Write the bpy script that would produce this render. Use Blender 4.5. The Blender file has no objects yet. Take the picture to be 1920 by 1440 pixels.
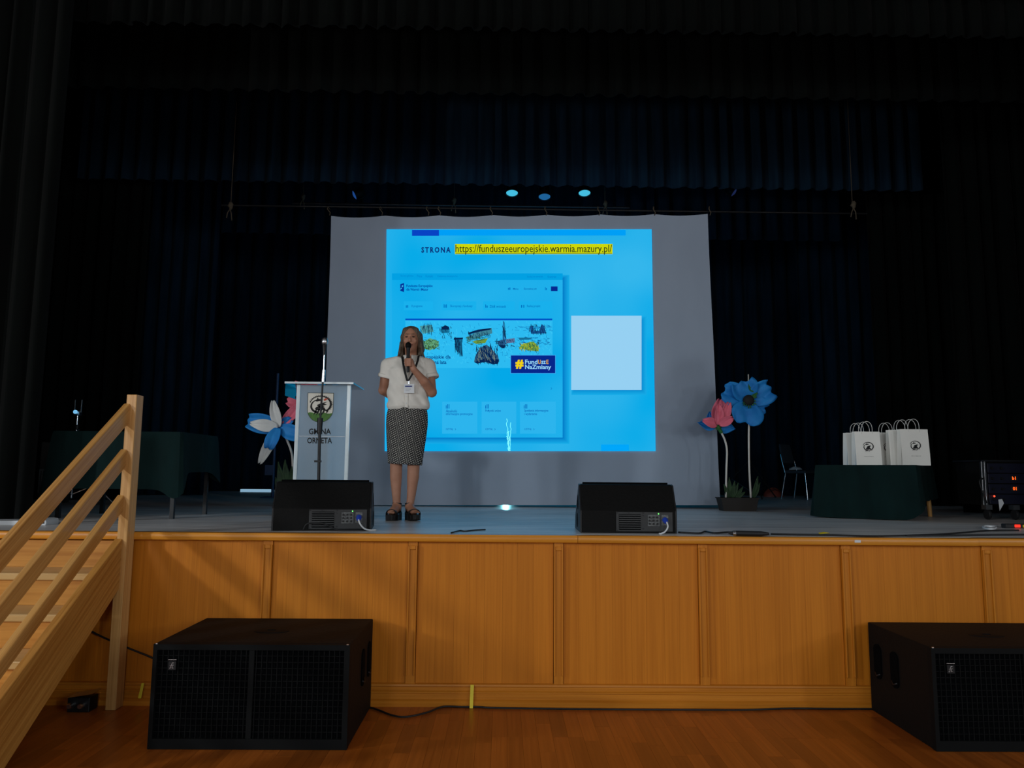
import bpy, bmesh, math, random
import numpy as np
from mathutils import Vector, Matrix

random.seed(7)
SC = bpy.context.scene
COL = SC.collection
PI = math.pi
R = math.radians

# ------------------------------------------------------------------ camera
FPX = 1400.0                      # focal length in pixels of the 1920 x 1440 frame
CAM = Vector((0.0, -5.0, 1.476))
PITCH, YAW, ROLL = R(6.76), R(0.7), R(0.5)
_fw = Vector((math.sin(YAW) * math.cos(PITCH), math.cos(YAW) * math.cos(PITCH), math.sin(PITCH)))
_r0 = Vector((math.cos(YAW), -math.sin(YAW), 0))
_u0 = _r0.cross(_fw)
_rt = _r0 * math.cos(ROLL) + _u0 * math.sin(ROLL)
_up = _u0 * math.cos(ROLL) - _r0 * math.sin(ROLL)
cd = bpy.data.cameras.new('camera')
cam = bpy.data.objects.new('camera', cd)
COL.objects.link(cam)
cd.sensor_width = 36.0
cd.lens = FPX / 1920.0 * 36.0
cd.clip_start, cd.clip_end = 0.05, 200
cam.matrix_world = Matrix(((_rt.x, _up.x, -_fw.x, CAM.x), (_rt.y, _up.y, -_fw.y, CAM.y),
                           (_rt.z, _up.z, -_fw.z, CAM.z), (0, 0, 0, 1)))
SC.camera = cam

# ------------------------------------------------------------------ world, exposure, light
SC.view_settings.view_transform = 'Standard'
SC.view_settings.look = 'None'
SC.view_settings.gamma = 1.0
SC.view_settings.use_curve_mapping = False
SC.view_settings.exposure = 0.0
w = bpy.data.worlds.new('world'); SC.world = w; w.use_nodes = True
w.node_tree.nodes['Background'].inputs[0].default_value = (0.55, 0.65, 0.8, 1)
w.node_tree.nodes['Background'].inputs[1].default_value = 0.02

HALL_X, HALL_BACK, HALL_H = 7.0, -17.0, 6.6
WIN_Y = (-3.7, -6.2, -9.2, -12.2)         # hall windows, both side walls
WIN_W, WIN_Z0, WIN_Z1 = .9, 1.9, 5.3
POWER_L, POWER_R = (150, 10, 290, 40), (40, 15, 200, 60)
for sgn, pw in ((-1, POWER_L), (1, POWER_R)):
    for wy, p in zip(WIN_Y, pw):
        ld = bpy.data.lights.new('window_daylight', 'AREA')
        ld.shape = 'RECTANGLE'; ld.size = WIN_W - .1; ld.size_y = WIN_Z1 - WIN_Z0 - .1
        if wy > -5: ld.size = .25; ld.size_y = .40          # the nearest pair is kept small to sharpen the handrail shadows
        ld.energy = p; ld.color = (0.88, 0.95, 1.0)
        lo = bpy.data.objects.new('window_daylight', ld); COL.objects.link(lo)
        lo.location = (sgn * (HALL_X - 0.02), wy, (WIN_Z0 + WIN_Z1) / 2 if wy < -5 else 2.45)
        lo.rotation_euler = (R(90), 0, R(90) * -sgn * -1)
        lo.rotation_euler = Vector((-sgn, 0, 0)).to_track_quat('-Z', 'Y').to_euler()

for bx_ in (-3.6, 3.6):                      # added frontal fill, made up as two windows in the hall's rear wall
    ld = bpy.data.lights.new('window_daylight', 'AREA'); ld.shape = 'RECTANGLE'; ld.size = 1.8; ld.size_y = 2.2
    ld.energy = 210; ld.color = (0.88, 0.95, 1.0)
    lo = bpy.data.objects.new('window_daylight', ld); COL.objects.link(lo); lo.location = (bx_, HALL_BACK + .02, 3.9)
    lo.rotation_euler = Vector((0, 1, 0)).to_track_quat('-Z', 'Y').to_euler()

# ------------------------------------------------------------------ measuring the photograph
def ray(px, py):
    return (_fw * FPX + _rt * (px - 960.0) - _up * (py - 720.0)).normalized()
def at(px, py, Y):
    """point seen at a pixel, on the upright plane at depth Y behind the stage front"""
    d = ray(px, py); t = (Y - CAM.y) / d.y
    return CAM + d * t
def fl(px, py, z):
    """point seen at a pixel, on the level plane z"""
    d = ray(px, py); t = (z - CAM.z) / d.z
    return CAM + d * t
H = 1.073                                    # stage height

# ------------------------------------------------------------------ helpers
def L(r, g, b):
    f = lambda c: (c / 255.0 / 12.92) if c / 255.0 <= .04045 else ((c / 255.0 + .055) / 1.055) ** 2.4
    return (f(r), f(g), f(b))

class MB:
    """collects geometry for ONE mesh"""
    def __init__(s): s.v = []; s.f = []
    def add(s, vs, fs):
        o = len(s.v); s.v += [tuple(p) for p in vs]; s.f += [tuple(i + o for i in q) for q in fs]; return s
    def box(s, x0, x1, y0, y1, z0, z1, m=None):
        vs = [Vector(p) for p in ((x0, y0, z0), (x1, y0, z0), (x1, y1, z0), (x0, y1, z0), (x0, y0, z1), (x1, y0, z1), (x1, y1, z1), (x0, y1, z1))]
        if m is not None: vs = [m @ p for p in vs]
        return s.add(vs, [(3, 2, 1, 0), (4, 5, 6, 7), (0, 1, 5, 4), (1, 2, 6, 5), (2, 3, 7, 6), (3, 0, 4, 7)])
    def tube(s, pts, r, n=8, cap=True, flat=1.0):
        pts = [Vector(p) for p in pts]; N = len(pts)
        rs = r if isinstance(r, (list, tuple)) else [r] * N
        vs, fs = [], []; prev = None
        for i, p in enumerate(pts):
            t = (pts[min(i + 1, N - 1)] - pts[max(i - 1, 0)]).normalized()
            if prev is None:
                a = Vector((0, 0, 1)) if abs(t.z) < .9 else Vector((1, 0, 0))
                a = (a - t * a.dot(t)).normalized()
            else:
                a = (prev - t * prev.dot(t))
                a = a.normalized() if a.length > 1e-6 else prev
            prev = a; b = t.cross(a)
            for k in range(n):
                q = 2 * PI * k / n
                vs.append(p + (a * math.cos(q) * flat + b * math.sin(q)) * rs[i])
        for i in range(N - 1):
            for k in range(n):
                k2 = (k + 1) % n
                fs.append((i * n + k, i * n + k2, (i + 1) * n + k2, (i + 1) * n + k))
        if cap:
            fs.append(tuple(range(n - 1, -1, -1))); fs.append(tuple((N - 1) * n + k for k in range(n)))
        return s.add(vs, fs)
    def lathe(s, prof, n=20, m=None, cap=True):
        vs, fs = [], []
        for (r, z) in prof:
            for k in range(n):
                q = 2 * PI * k / n; p = Vector((r * math.cos(q), r * math.sin(q), z))
                vs.append(m @ p if m is not None else p)
        for i in range(len(prof) - 1):
            for k in range(n):
                k2 = (k + 1) % n
                fs.append((i * n + k, i * n + k2, (i + 1) * n + k2, (i + 1) * n + k))
        if cap:
            fs.append(tuple(range(n - 1, -1, -1))); fs.append(tuple((len(prof) - 1) * n + k for k in range(n)))
        return s.add(vs, fs)
    def prism(s, poly, a0, a1, axis='x', m=None):
        """poly of 2-D points extruded along an axis: x -> (y,z), y -> (x,z), z -> (x,y)"""
        def mk(a, p):
            q = Vector({'x': (a, p[0], p[1]), 'y': (p[0], a, p[1]), 'z': (p[0], p[1], a)}[axis])
            return m @ q if m is not None else q
        n = len(poly)
        vs = [mk(a0, p) for p in poly] + [mk(a1, p) for p in poly]
        fs = [tuple(range(n)), tuple(range(2 * n - 1, n - 1, -1))] + [(i, i + n, (i + 1) % n + n, (i + 1) % n) for i in range(n)]
        return s.add(vs, fs)
    def grid(s, fn, nu, nv, wrap=False):
        vs = [fn(i / nu, j / nv) for i in range(nu + 1) for j in range(nv + (0 if wrap else 1))]
        c = nv + (0 if wrap else 1)
        fs = []
        for i in range(nu):
            for j in range(nv):
                j2 = (j + 1) % c if wrap else j + 1
                fs.append((i * c + j, (i + 1) * c + j, (i + 1) * c + j2, i * c + j2))
        return s.add(vs, fs)
    def mesh(s, name, smooth=False, bevel=0.0, fix=True):
        me = bpy.data.meshes.new(name)
        me.from_pydata([tuple(p) for p in s.v], [], s.f); me.update()
        if fix or bevel:
            bm = bmesh.new(); bm.from_mesh(me)
            if fix: bmesh.ops.recalc_face_normals(bm, faces=bm.faces)
            if bevel:
                ed = [e for e in bm.edges if len(e.link_faces) == 2 and e.calc_face_angle(0) > .6]
                bmesh.ops.bevel(bm, geom=ed, offset=bevel, segments=2, affect='EDGES', profile=.5, clamp_overlap=True)
            bm.to_mesh(me); bm.free()
        if smooth:
            for p in me.polygons: p.use_smooth = True
            if smooth == 'auto':
                try: me.set_sharp_from_angle(angle=R(40))
                except Exception: pass
        return me
    def build(s, name, mat, parent=None, smooth=False, bevel=0.0, world=False, fix=True):
        if world and parent is not None:
            o = wloc(parent); s.v = [(p[0] - o.x, p[1] - o.y, p[2] - o.z) for p in s.v]
        return obj(name, s.mesh(name, smooth, bevel, fix), mat, parent)

def wloc(o):
    p = Vector(o.location)
    while o.parent is not None:
        o = o.parent; p = p + Vector(o.location)
    return p
def obj(name, me, mat, parent=None):
    o = bpy.data.objects.new(name, me); COL.objects.link(o)
    if mat is not None:
        me.materials.clear(); me.materials.append(mat)
    o.parent = parent
    return o
def tag(o, label, cat, group=None, kind=None):
    o['label'] = label
    if cat: o['category'] = cat
    if group: o['group'] = group
    if kind: o['kind'] = kind
    return o
def thing(name, label, cat, loc=(0, 0, 0), rotz=0.0, group=None):
    o = bpy.data.objects.new(name, None); COL.objects.link(o)
    o.empty_display_size = .05
    o.location = loc; o.rotation_euler = (0, 0, rotz)
    return tag(o, label, cat, group)
def struct(name, mb, mat, label=None, **k):
    o = mb.build(name, mat, **k); o['kind'] = 'structure'
    if label: o['label'] = label
    return o
def lab(o, t): o['label'] = t; return o
def dup(root, loc, rotz, label, group=None):
    r = root.copy(); COL.objects.link(r); r.location = loc; r.rotation_euler = (0, 0, rotz); r['label'] = label
    if group: r['group'] = group
    for ch in list(root.children):
        c = ch.copy(); COL.objects.link(c); c.parent = r
        for g in ch.children:
            d = g.copy(); COL.objects.link(d); d.parent = c
    return r
def rnd(a, b): return random.uniform(a, b)
def smoothpath(pts, n=6):
    """Catmull-Rom through 3-D points"""
    P = [Vector(p) for p in pts]; P = [P[0] * 2 - P[1]] + P + [P[-1] * 2 - P[-2]]; out = []
    for i in range(1, len(P) - 2):
        for k in range(n):
            t = k / n; a, b, c, d = P[i - 1], P[i], P[i + 1], P[i + 2]
            out.append(.5 * ((2 * b) + (c - a) * t + (2 * a - 5 * b + 4 * c - d) * t * t + (3 * b - a - 3 * c + d) * t ** 3))
    out.append(P[-2]); return out

# ------------------------------------------------------------------ materials
def _base(name):
    m = bpy.data.materials.new(name); m.use_nodes = True
    nt = m.node_tree; b = nt.nodes['Principled BSDF']
    return m, nt, b
def pmat(name, c1, c2=None, scale=6.0, stretch=(1, 1, 1), rough=.6, metal=0.0, bump=0.0, spec=.4, detail=4, coat=0.0, vary=0.0, sheen=0.0):
    m, nt, b = _base(name); N = nt.nodes; K = nt.links
    if c2 is None: c2 = tuple(c * .82 for c in c1)
    tc = N.new('ShaderNodeTexCoord'); mp = N.new('ShaderNodeMapping'); mp.inputs['Scale'].default_value = stretch
    nz = N.new('ShaderNodeTexNoise'); nz.inputs['Scale'].default_value = scale; nz.inputs['Detail'].default_value = detail
    rp = N.new('ShaderNodeValToRGB')
    rp.color_ramp.elements[0].position = .3; rp.color_ramp.elements[1].position = .7
    rp.color_ramp.elements[0].color = (*c2, 1); rp.color_ramp.elements[1].color = (*c1, 1)
    K.new(tc.outputs['Object'], mp.inputs[0]); K.new(mp.outputs[0], nz.inputs['Vector'])
    K.new(nz.outputs['Fac'], rp.inputs[0])
    out = rp.outputs[0]
    if vary:
        oi = N.new('ShaderNodeObjectInfo'); mr = N.new('ShaderNodeMapRange')
        mr.inputs['To Min'].default_value = 1 - vary; mr.inputs['To Max'].default_value = 1 + vary
        hs = N.new('ShaderNodeHueSaturation')
        K.new(oi.outputs['Random'], mr.inputs[0]); K.new(mr.outputs[0], hs.inputs['Value']); K.new(out, hs.inputs['Color'])
        ad = N.new('ShaderNodeVectorMath'); ad.operation = 'ADD'
        ml = N.new('ShaderNodeMath'); ml.operation = 'MULTIPLY'; ml.inputs[1].default_value = 40
        K.new(oi.outputs['Random'], ml.inputs[0]); K.new(tc.outputs['Object'], ad.inputs[0]); K.new(ml.outputs[0], ad.inputs[1])
        K.new(ad.outputs[0], mp.inputs[0]); out = hs.outputs[0]
    K.new(out, b.inputs['Base Color'])
    b.inputs['Roughness'].default_value = rough; b.inputs['Metallic'].default_value = metal
    b.inputs['Specular IOR Level'].default_value = spec; b.inputs['Coat Weight'].default_value = coat
    b.inputs['Sheen Weight'].default_value = sheen
    if bump:
        bp = N.new('ShaderNodeBump'); bp.inputs['Strength'].default_value = bump; bp.inputs['Distance'].default_value = .02
        K.new(nz.outputs['Fac'], bp.inputs['Height']); K.new(bp.outputs[0], b.inputs['Normal'])
    return m
def wood(name, c1, c2, grain='z', fine=70, rough=.4, coat=0.15, vary=.12, bump=.05, broad=1.0, tilt=0.0):
    """streaked timber: grain along one object axis"""
    m, nt, b = _base(name); N = nt.nodes; K = nt.links
    tc = N.new('ShaderNodeTexCoord'); oi = N.new('ShaderNodeObjectInfo')
    ml = N.new('ShaderNodeMath'); ml.operation = 'MULTIPLY'; ml.inputs[1].default_value = 30; K.new(oi.outputs['Random'], ml.inputs[0])
    ad = N.new('ShaderNodeVectorMath'); ad.operation = 'ADD'; K.new(tc.outputs['Object'], ad.inputs[0]); K.new(ml.outputs[0], ad.inputs[1])
    if tilt:                                     # grain follows a sloping member
        vr = N.new('ShaderNodeVectorRotate'); vr.rotation_type = 'X_AXIS'; vr.inputs['Angle'].default_value = -tilt
        K.new(ad.outputs[0], vr.inputs['Vector']); ad = vr
    def nz(sc, al, det):
        mp = N.new('ShaderNodeMapping'); v = [sc, sc, sc]; v['xyz'.index(grain)] = al
        mp.inputs['Scale'].default_value = v
        n = N.new('ShaderNodeTexNoise'); n.inputs['Scale'].default_value = 1.0; n.inputs['Detail'].default_value = det
        n.inputs['Distortion'].default_value = .4
        K.new(ad.outputs[0], mp.inputs[0]); K.new(mp.outputs[0], n.inputs['Vector']); return n.outputs['Fac']
    a = nz(fine, 1.2, 3); c = nz(fine * .13 * broad, .5, 3)
    mx = N.new('ShaderNodeMath'); mx.operation = 'MULTIPLY_ADD'; mx.inputs[1].default_value = .6
    m2 = N.new('ShaderNodeMath'); m2.operation = 'MULTIPLY'; m2.inputs[1].default_value = .4
    K.new(c, m2.inputs[0]); K.new(a, mx.inputs[0]); K.new(m2.outputs[0], mx.inputs[2])
    rp = N.new('ShaderNodeValToRGB'); rp.color_ramp.elements[0].position = .34; rp.color_ramp.elements[1].position = .62
    rp.color_ramp.elements[0].color = (*c2, 1); rp.color_ramp.elements[1].color = (*c1, 1)
    K.new(mx.outputs[0], rp.inputs[0])
    hs = N.new('ShaderNodeHueSaturation'); mr = N.new('ShaderNodeMapRange')
    mr.inputs['To Min'].default_value = 1 - vary; mr.inputs['To Max'].default_value = 1 + vary
    K.new(oi.outputs['Random'], mr.inputs[0]); K.new(mr.outputs[0], hs.inputs['Value']); K.new(rp.outputs[0], hs.inputs['Color'])
    K.new(hs.outputs[0], b.inputs['Base Color'])
    b.inputs['Roughness'].default_value = rough; b.inputs['Coat Weight'].default_value = coat; b.inputs['Coat Roughness'].default_value = .12 if coat > .5 else .3
    b.inputs['Specular IOR Level'].default_value = .22
    bp = N.new('ShaderNodeBump'); bp.inputs['Strength'].default_value = bump; bp.inputs['Distance'].default_value = .01
    K.new(a, bp.inputs['Height']); K.new(bp.outputs[0], b.inputs['Normal'])
    return m
_em = {}
def emat(rgb, strength=1.0):
    """projected light of a colour (0-255)"""
    key = (rgb, strength)
    if key in _em: return _em[key]
    m, nt, b = _base('projected_light'); c = L(*rgb)
    b.inputs['Base Color'].default_value = (.0, .0, .0, 1); b.inputs['Roughness'].default_value = .9
    b.inputs['Specular IOR Level'].default_value = 0.0
    b.inputs['Emission Color'].default_value = (*c, 1); b.inputs['Emission Strength'].default_value = strength
    _em[key] = m; return m
def glassmat(name, col=(.9, .95, 1), rough=.02):
    m, nt, b = _base(name); N = nt.nodes; K = nt.links
    g = N.new('ShaderNodeBsdfGlossy'); g.inputs['Roughness'].default_value = rough
    t = N.new('ShaderNodeBsdfTransparent'); t.inputs[0].default_value = (*col, 1)
    fr = N.new('ShaderNodeFresnel'); fr.inputs[0].default_value = 1.45
    mx = N.new('ShaderNodeMixShader'); K.new(fr.outputs[0], mx.inputs[0]); K.new(t.outputs[0], mx.inputs[1]); K.new(g.outputs[0], mx.inputs[2])
    K.new(mx.outputs[0], N['Material Output'].inputs[0]); return m

M = {}
M['panel'] = wood('panel_veneer', (.58, .188, .012), (.47, .142, .007), 'z', 75, .5, .0, .025)
M['trim'] = wood('trim_oak', (.66, .26, .026), (.50, .18, .013), 'x', 60, .35, .35, .05)
M['batten'] = wood('batten_oak', (.58, .20, .016), (.44, .14, .008), 'z', 70, .42, .1, .05)
M['base'] = wood('base_oak', (.56, .20, .018), (.42, .135, .009), 'x', 60, .42, .1, .05)
M['stair_x'] = wood('stair_ash_across', (.62, .28, .055), (.42, .155, .022), 'x', 30, .4, .15, .10, .05, 1.4)
M['tread'] = wood('tread_ash', (.66, .42, .17), (.54, .31, .10), 'x', 40, .4, .15, .06)
M['stair_z'] = wood('post_ash', (.68, .38, .13), (.44, .20, .05), 'z', 90, .4, .2, .05, .12)
M['rail'] = wood('rail_ash', (.66, .34, .10), (.44, .18, .038), 'y', 90, .33, .55, .06, .1, tilt=math.atan(.704))
M['stringer'] = wood('stringer_ash', (.58, .27, .06), (.36, .135, .022), 'y', 60, .4, .2, .06, .12, tilt=math.atan(.704))
M['parquet'] = wood('parquet_oak', (.38, .098, .011), (.27, .064, .006), 'y', 50, .34, .3, .20, .05)
M['stage'] = pmat('stage_lino', (.84, .80, .77), (.50, .475, .46), 2.2, (.35, 3.2, 1), .34, 0, .04, .5, 6)
M['cream'] = pmat('hall_plaster', (.24, .24, .235), (.21, .21, .205), 3, rough=.9)
M['white_paint'] = pmat('white_paint', (.75, .75, .73), rough=.5)
M['blackwall'] = pmat('stage_house_paint', (.006, .006, .007), rough=.95, spec=.05)
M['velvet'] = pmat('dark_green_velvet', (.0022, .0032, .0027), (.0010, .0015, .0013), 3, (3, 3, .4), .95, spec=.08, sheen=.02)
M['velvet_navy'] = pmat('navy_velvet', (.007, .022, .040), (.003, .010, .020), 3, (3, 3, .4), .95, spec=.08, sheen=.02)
M['blackbox'] = pmat('black_textured_paint', (.0045, .0042, .004), (.003, .003, .0028), 60, rough=.7, bump=.15, spec=.15)
M['blackpl'] = pmat('black_plastic', (.007, .007, .008), rough=.45, spec=.35)
M['grille'] = pmat('black_grille_metal', (.0036, .0040, .0042), rough=.7, metal=.0, spec=.12)
M['foam'] = pmat('black_grille_foam', (.002, .0024, .003), (.001, .0012, .0015), 80, rough=1, spec=.05)
M['amp'] = pmat('grey_amp_panel', (.035, .036, .037), (.028, .029, .03), 20, rough=.5, metal=.2)
M['steel'] = pmat('brushed_steel', (.55, .56, .58), rough=.3, metal=1.0)
M['chrome'] = pmat('chrome_tube', (.75, .76, .8), rough=.14, metal=1.0)
M['darkmetal'] = pmat('dark_metal_tube', (.05, .052, .06), rough=.35, metal=.8)
M['rubber'] = pmat('black_cable_rubber', (.010, .010, .011), rough=.55)
M['sheet'] = pmat('white_screen_cloth', (.36, .425, .52), (.325, .385, .475), 2.0, (1, 1, .5), .9, bump=.25, spec=.1)  # white cloth with the projector's blue spill put into its colour
M['green_cloth'] = pmat('bottle_green_cloth', (.002, .0145, .014), (.0012, .0095, .0092), 5, (2, 2, .7), .85, bump=.15, spec=.15)
M['paper'] = pmat('white_kraft_paper', (.90, .88, .82), (.85, .83, .77), 5, rough=.85, bump=.08, spec=.15)
M['paper_edge'] = pmat('white_paper_cord', (.78, .76, .72), rough=.8)
M['ink'] = pmat('black_ink', (.012, .012, .012), rough=.8)
M['sign_white'] = pmat('white_sign_board', (.52, .60, .66), (.49, .57, .63), 3, rough=.45)  # white board, part of the screen's blue backlight mixed into its colour
def _translucent(m, amount):
    nt = m.node_tree; N = nt.nodes; K = nt.links
    t = N.new('ShaderNodeBsdfTranslucent'); t.inputs[0].default_value = (.78, .90, .96, 1)
    mx = N.new('ShaderNodeMixShader'); mx.inputs[0].default_value = amount
    K.new(N['Principled BSDF'].outputs[0], mx.inputs[1]); K.new(t.outputs[0], mx.inputs[2]); K.new(mx.outputs[0], N['Material Output'].inputs[0])
_translucent(M['sign_white'], .62)
M['acrylic'] = glassmat('clear_acrylic', (.90, .94, .96))
M['acrylic_edge'] = pmat('frosted_acrylic_edge', (.75, .85, .88), rough=.15, spec=.8)
M['soil'] = pmat('planter_brown', (.022, .017, .014), rough=.7)
M['leaf'] = pmat('green_foam_leaf', (.03, .16, .035), (.015, .09, .02), 12, rough=.7)
M['leafdark'] = pmat('dark_green_leaf', (.025, .06, .02), (.012, .03, .012), 12, rough=.7)
M['blue_petal'] = pmat('blue_foam_petal', (.016, .25, .64), (.008, .16, .50), 9, rough=.6, bump=.1, spec=.3)
M['pink_petal'] = pmat('pink_foam_petal', (.82, .18, .26), (.70, .13, .19), 9, rough=.6, bump=.1, spec=.3)
M['white_petal'] = pmat('white_foam_petal', (.70, .70, .67), (.60, .60, .58), 9, rough=.7, bump=.1, spec=.2)
M['stem'] = pmat('white_stem_tube', (.66, .62, .56), rough=.5)
M['yellow_tape'] = pmat('yellow_tape', (.75, .58, .02), rough=.5)
M['white_pl'] = pmat('white_plastic', (.68, .70, .72), rough=.4)
M['blue_pl'] = pmat('blue_plug_plastic', (.02, .06, .45), rough=.4)
M['rope'] = pmat('tan_rope', (.09, .07, .045), rough=.9)
M['fabric_seat'] = pmat('dark_teal_seat_fabric', (.022, .036, .050), rough=.9)
M['red_pl'] = pmat('red_plastic', (.28, .05, .03), rough=.6)
M['skin'] = pmat('skin', (.42, .205, .13), (.36, .165, .10), 14, rough=.5, spec=.35)
M['hair'] = pmat('ash_blonde_hair', (.15, .115, .075), (.05, .035, .024), 26, (9, 9, .6), .5, bump=.5, spec=.4)
M['blouse'] = pmat('off_white_linen', (.76, .73, .66), (.68, .65, .59), 9, (1, 1, .6), .9, bump=.3, spec=.1)
M['black_leather'] = pmat('black_leather', (.014, .013, .013), rough=.4)
M['lips'] = pmat('lips', (.30, .085, .07), rough=.45)
M['eye'] = pmat('dark_eye', (.02, .015, .012), rough=.2)
M['ribbon'] = pmat('black_lanyard_ribbon', (.010, .010, .011), rough=.7)
# ================================================================== THE SETTING
# --- hall shell (mostly behind the camera)
hb = MB().box(-HALL_X, HALL_X, HALL_BACK, 0.0, -.16, -.010)
floor = struct('floor', hb, M['parquet'], 'brown parquet floor of the hall')
ceil = struct('ceiling', MB().box(-HALL_X - .3, HALL_X + .3, HALL_BACK - .3, 0.3, HALL_H, HALL_H + .2), M['cream'])
struct('wall_back', MB().box(-HALL_X - .3, HALL_X + .3, HALL_BACK - .3, HALL_BACK, -.16, HALL_H), M['cream'])
for sgn, nm in ((-1, 'wall_left'), (1, 'wall_right')):
    xa, xb = sorted((sgn * HALL_X, sgn * (HALL_X + .3)))
    b = MB()
    b.box(xa, xb, HALL_BACK, 0.3, -.16, WIN_Z0); b.box(xa, xb, HALL_BACK, 0.3, WIN_Z1, HALL_H)
    ed = [0.3]
    for wy in WIN_Y: ed += [wy + WIN_W / 2, wy - WIN_W / 2]
    ed.append(HALL_BACK)
    for i in range(0, len(ed), 2): b.box(xa, xb, ed[i + 1], ed[i], WIN_Z0, WIN_Z1)
    struct(nm, b, M['cream'])
wn = 0
for sgn in (-1, 1):
    for wy in WIN_Y:
        wn += 1
        x = sgn * (HALL_X + .12); b = MB()
        y0, y1 = wy - WIN_W / 2, wy + WIN_W / 2
        for (a, c, d, e) in ((y0, y0 + .07, WIN_Z0, WIN_Z1), (y1 - .07, y1, WIN_Z0, WIN_Z1), (y0, y1, WIN_Z0, WIN_Z0 + .07), (y0, y1, WIN_Z1 - .07, WIN_Z1), (wy - .03, wy + .03, WIN_Z0, WIN_Z1), (y0, y1, 2.95, 3.0)):
            b.box(x - .03, x + .03, a, c, d, e)
        struct('window_%d' % wn, b, M['white_paint'])

for k, bx_ in enumerate((-3.6, 3.6)):  # made-up window frames around the two rear fill lights
    b = MB()
    for (a, c, d, e) in ((bx_ - .95, bx_ - .88, 2.75, 5.05), (bx_ + .88, bx_ + .95, 2.75, 5.05), (bx_ - .95, bx_ + .95, 2.75, 2.82), (bx_ - .95, bx_ + .95, 4.98, 5.05), (bx_ - .03, bx_ + .03, 2.75, 5.05)):
        b.box(a, c, HALL_BACK + .005, HALL_BACK + .04, d, e)
    struct('window_%d' % (wn + 1 + k), b, M['white_paint'])

# --- parquet blocks near the stage: each its own piece; the rest of the hall joined
PW, PL = .086, .45
plank = {}
def plank_mesh(w, l):
    k = (round(w, 4), round(l, 4))
    if k not in plank:
        plank[k] = MB().box(-w / 2 + .0004, w / 2 - .0004, -l / 2 + .0004, l / 2 - .0004, -.010, 0).mesh('plank')
        plank[k].materials.append(M['parquet'])
    return plank[k]
cand = []; rest = MB()
ncol = int(6.9 / PW)
for i in range(-ncol, ncol + 1):
    x = i * PW; off = rnd(0, PL); y = -.03
    while y > -6.0:
        l = PL if y < -.031 else max(.12, off)
        l = min(l, 6.0 + y) if y - l < -6.0 else l
        if l < .02: break
        cy = y - l / 2
        d = cy - CAM.y
        px = 941 + x * 1400 / max(d, .3)
        vis = (-2.9 < x < 3.4) and y > -1.25 and -60 < px < 1980
        hid = (-1.95 < x < -.85 and cy > -.85) or (2.44 < x < 3.6 and cy > -.83)
        if vis and not hid: cand.append((x, cy, l))
        elif y > -3.2: rest.box(x - PW / 2 + .0009, x + PW / 2 - .0009, cy - l / 2 + .0009, cy + l / 2 - .0009, -.010, 0)
        y -= l
cand.sort(key=lambda c: c[1])
for k, (x, cy, l) in enumerate(cand):
    if k < 300:
        o = obj('parquet_block', plank_mesh(PW, l), None, floor); o.location = (x, cy, 0)
    else:
        rest.box(x - PW / 2 + .0009, x + PW / 2 - .0009, cy - l / 2 + .0009, cy + l / 2 - .0009, -.010, 0)
ro = rest.build('parquet_field', M['parquet'], floor, fix=False); ro['kind'] = 'stuff'
r2 = MB().box(-6.9, 6.9, HALL_BACK, -3.25, -.010, 0); r2.build('parquet_rear', M['parquet'], floor)['kind'] = 'stuff'

# --- stage: floor, wooden front of panels, battens, moulded base and lip
struct('stage_floor', MB().box(-6.8, 6.8, .0, 10.6, H - .14, H), M['stage'], 'worn grey stage floor')
YB = -.03                                     # the panel face
bat_px = (225, 498, 772, 1047, 1319, 1589, 1855)
bat_x = [at(p, 1150, YB).x for p in bat_px]
step = (bat_x[-1] - bat_x[0]) / 6
edges_x = [bat_x[0] - 2 * step, bat_x[0] - step] + bat_x + [bat_x[-1] + step, bat_x[-1] + 2 * step]
zb0, zb1 = .135, H - .045
front = struct('wall_front', MB().box(edges_x[0], edges_x[-1], -.004, .0, 0, H - .14).box(edges_x[0], edges_x[-1], .0, .04, 0, H - .145), M['blackwall'], 'wood panelled front of the stage')
for i in range(len(edges_x) - 1):
    a, c = edges_x[i] + .033, edges_x[i + 1] - .033
    # each panel is veneered in boards with fine joints
    nb = 8; xs = [a + (c - a) * k / nb for k in range(nb + 1)]
    xs = [xs[0]] + [x + rnd(-.02, .02) for x in xs[1:-1]] + [xs[-1]]
    for k in range(nb):
        MB().box(xs[k] + .0003, xs[k + 1] - .0003, YB + rnd(0, .0004), -.004, zb0, zb1).build('panel_board', M['panel'], front)
for x in edges_x:
    bt = MB().box(x - .030, x + .030, YB - .012, -.004, zb0, zb1).build('batten', M['batten'], front)
    g = MB()                                   # raised edge strips leave a shallow groove between them
    for s in (-1, 1): g.box(x + s * .030 - .011 * (s > 0), x + s * .030 + .011 * (s < 0), YB - .024, YB - .012, zb0 + .05, zb1 - .03)
    g.box(x - .019, x + .019, YB - .024, YB - .012, zb1 - .055, zb1 - .03)
    g.build('batten_edge', M['batten'], bt, bevel=.004)
prof = [(0, 0), (-.072, 0), (-.074, .028), (-.066, .036), (-.052, .042), (-.052, .076), (-.058, .080), (-.058, .088), (-.046, .094), (-.046, .116), (-.052, .121), (-.050, .132), (-.034, .137), (0, .137)]
struct('baseboard_front', MB().prism(prof, edges_x[0], edges_x[-1], 'x'), M['base'], 'moulded oak base of the stage front', smooth='auto')
lipx = [edges_x[0], at(1083, 1010, -.07).x, at(1832, 1015, -.07).x, edges_x[-1]]
lp = [(0, H), (-.075, H), (-.083, H - .010), (-.083, H - .034), (-.078, H - .045), (-.050, H - .050), (-.034, H - .055), (0, H - .055)]
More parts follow.
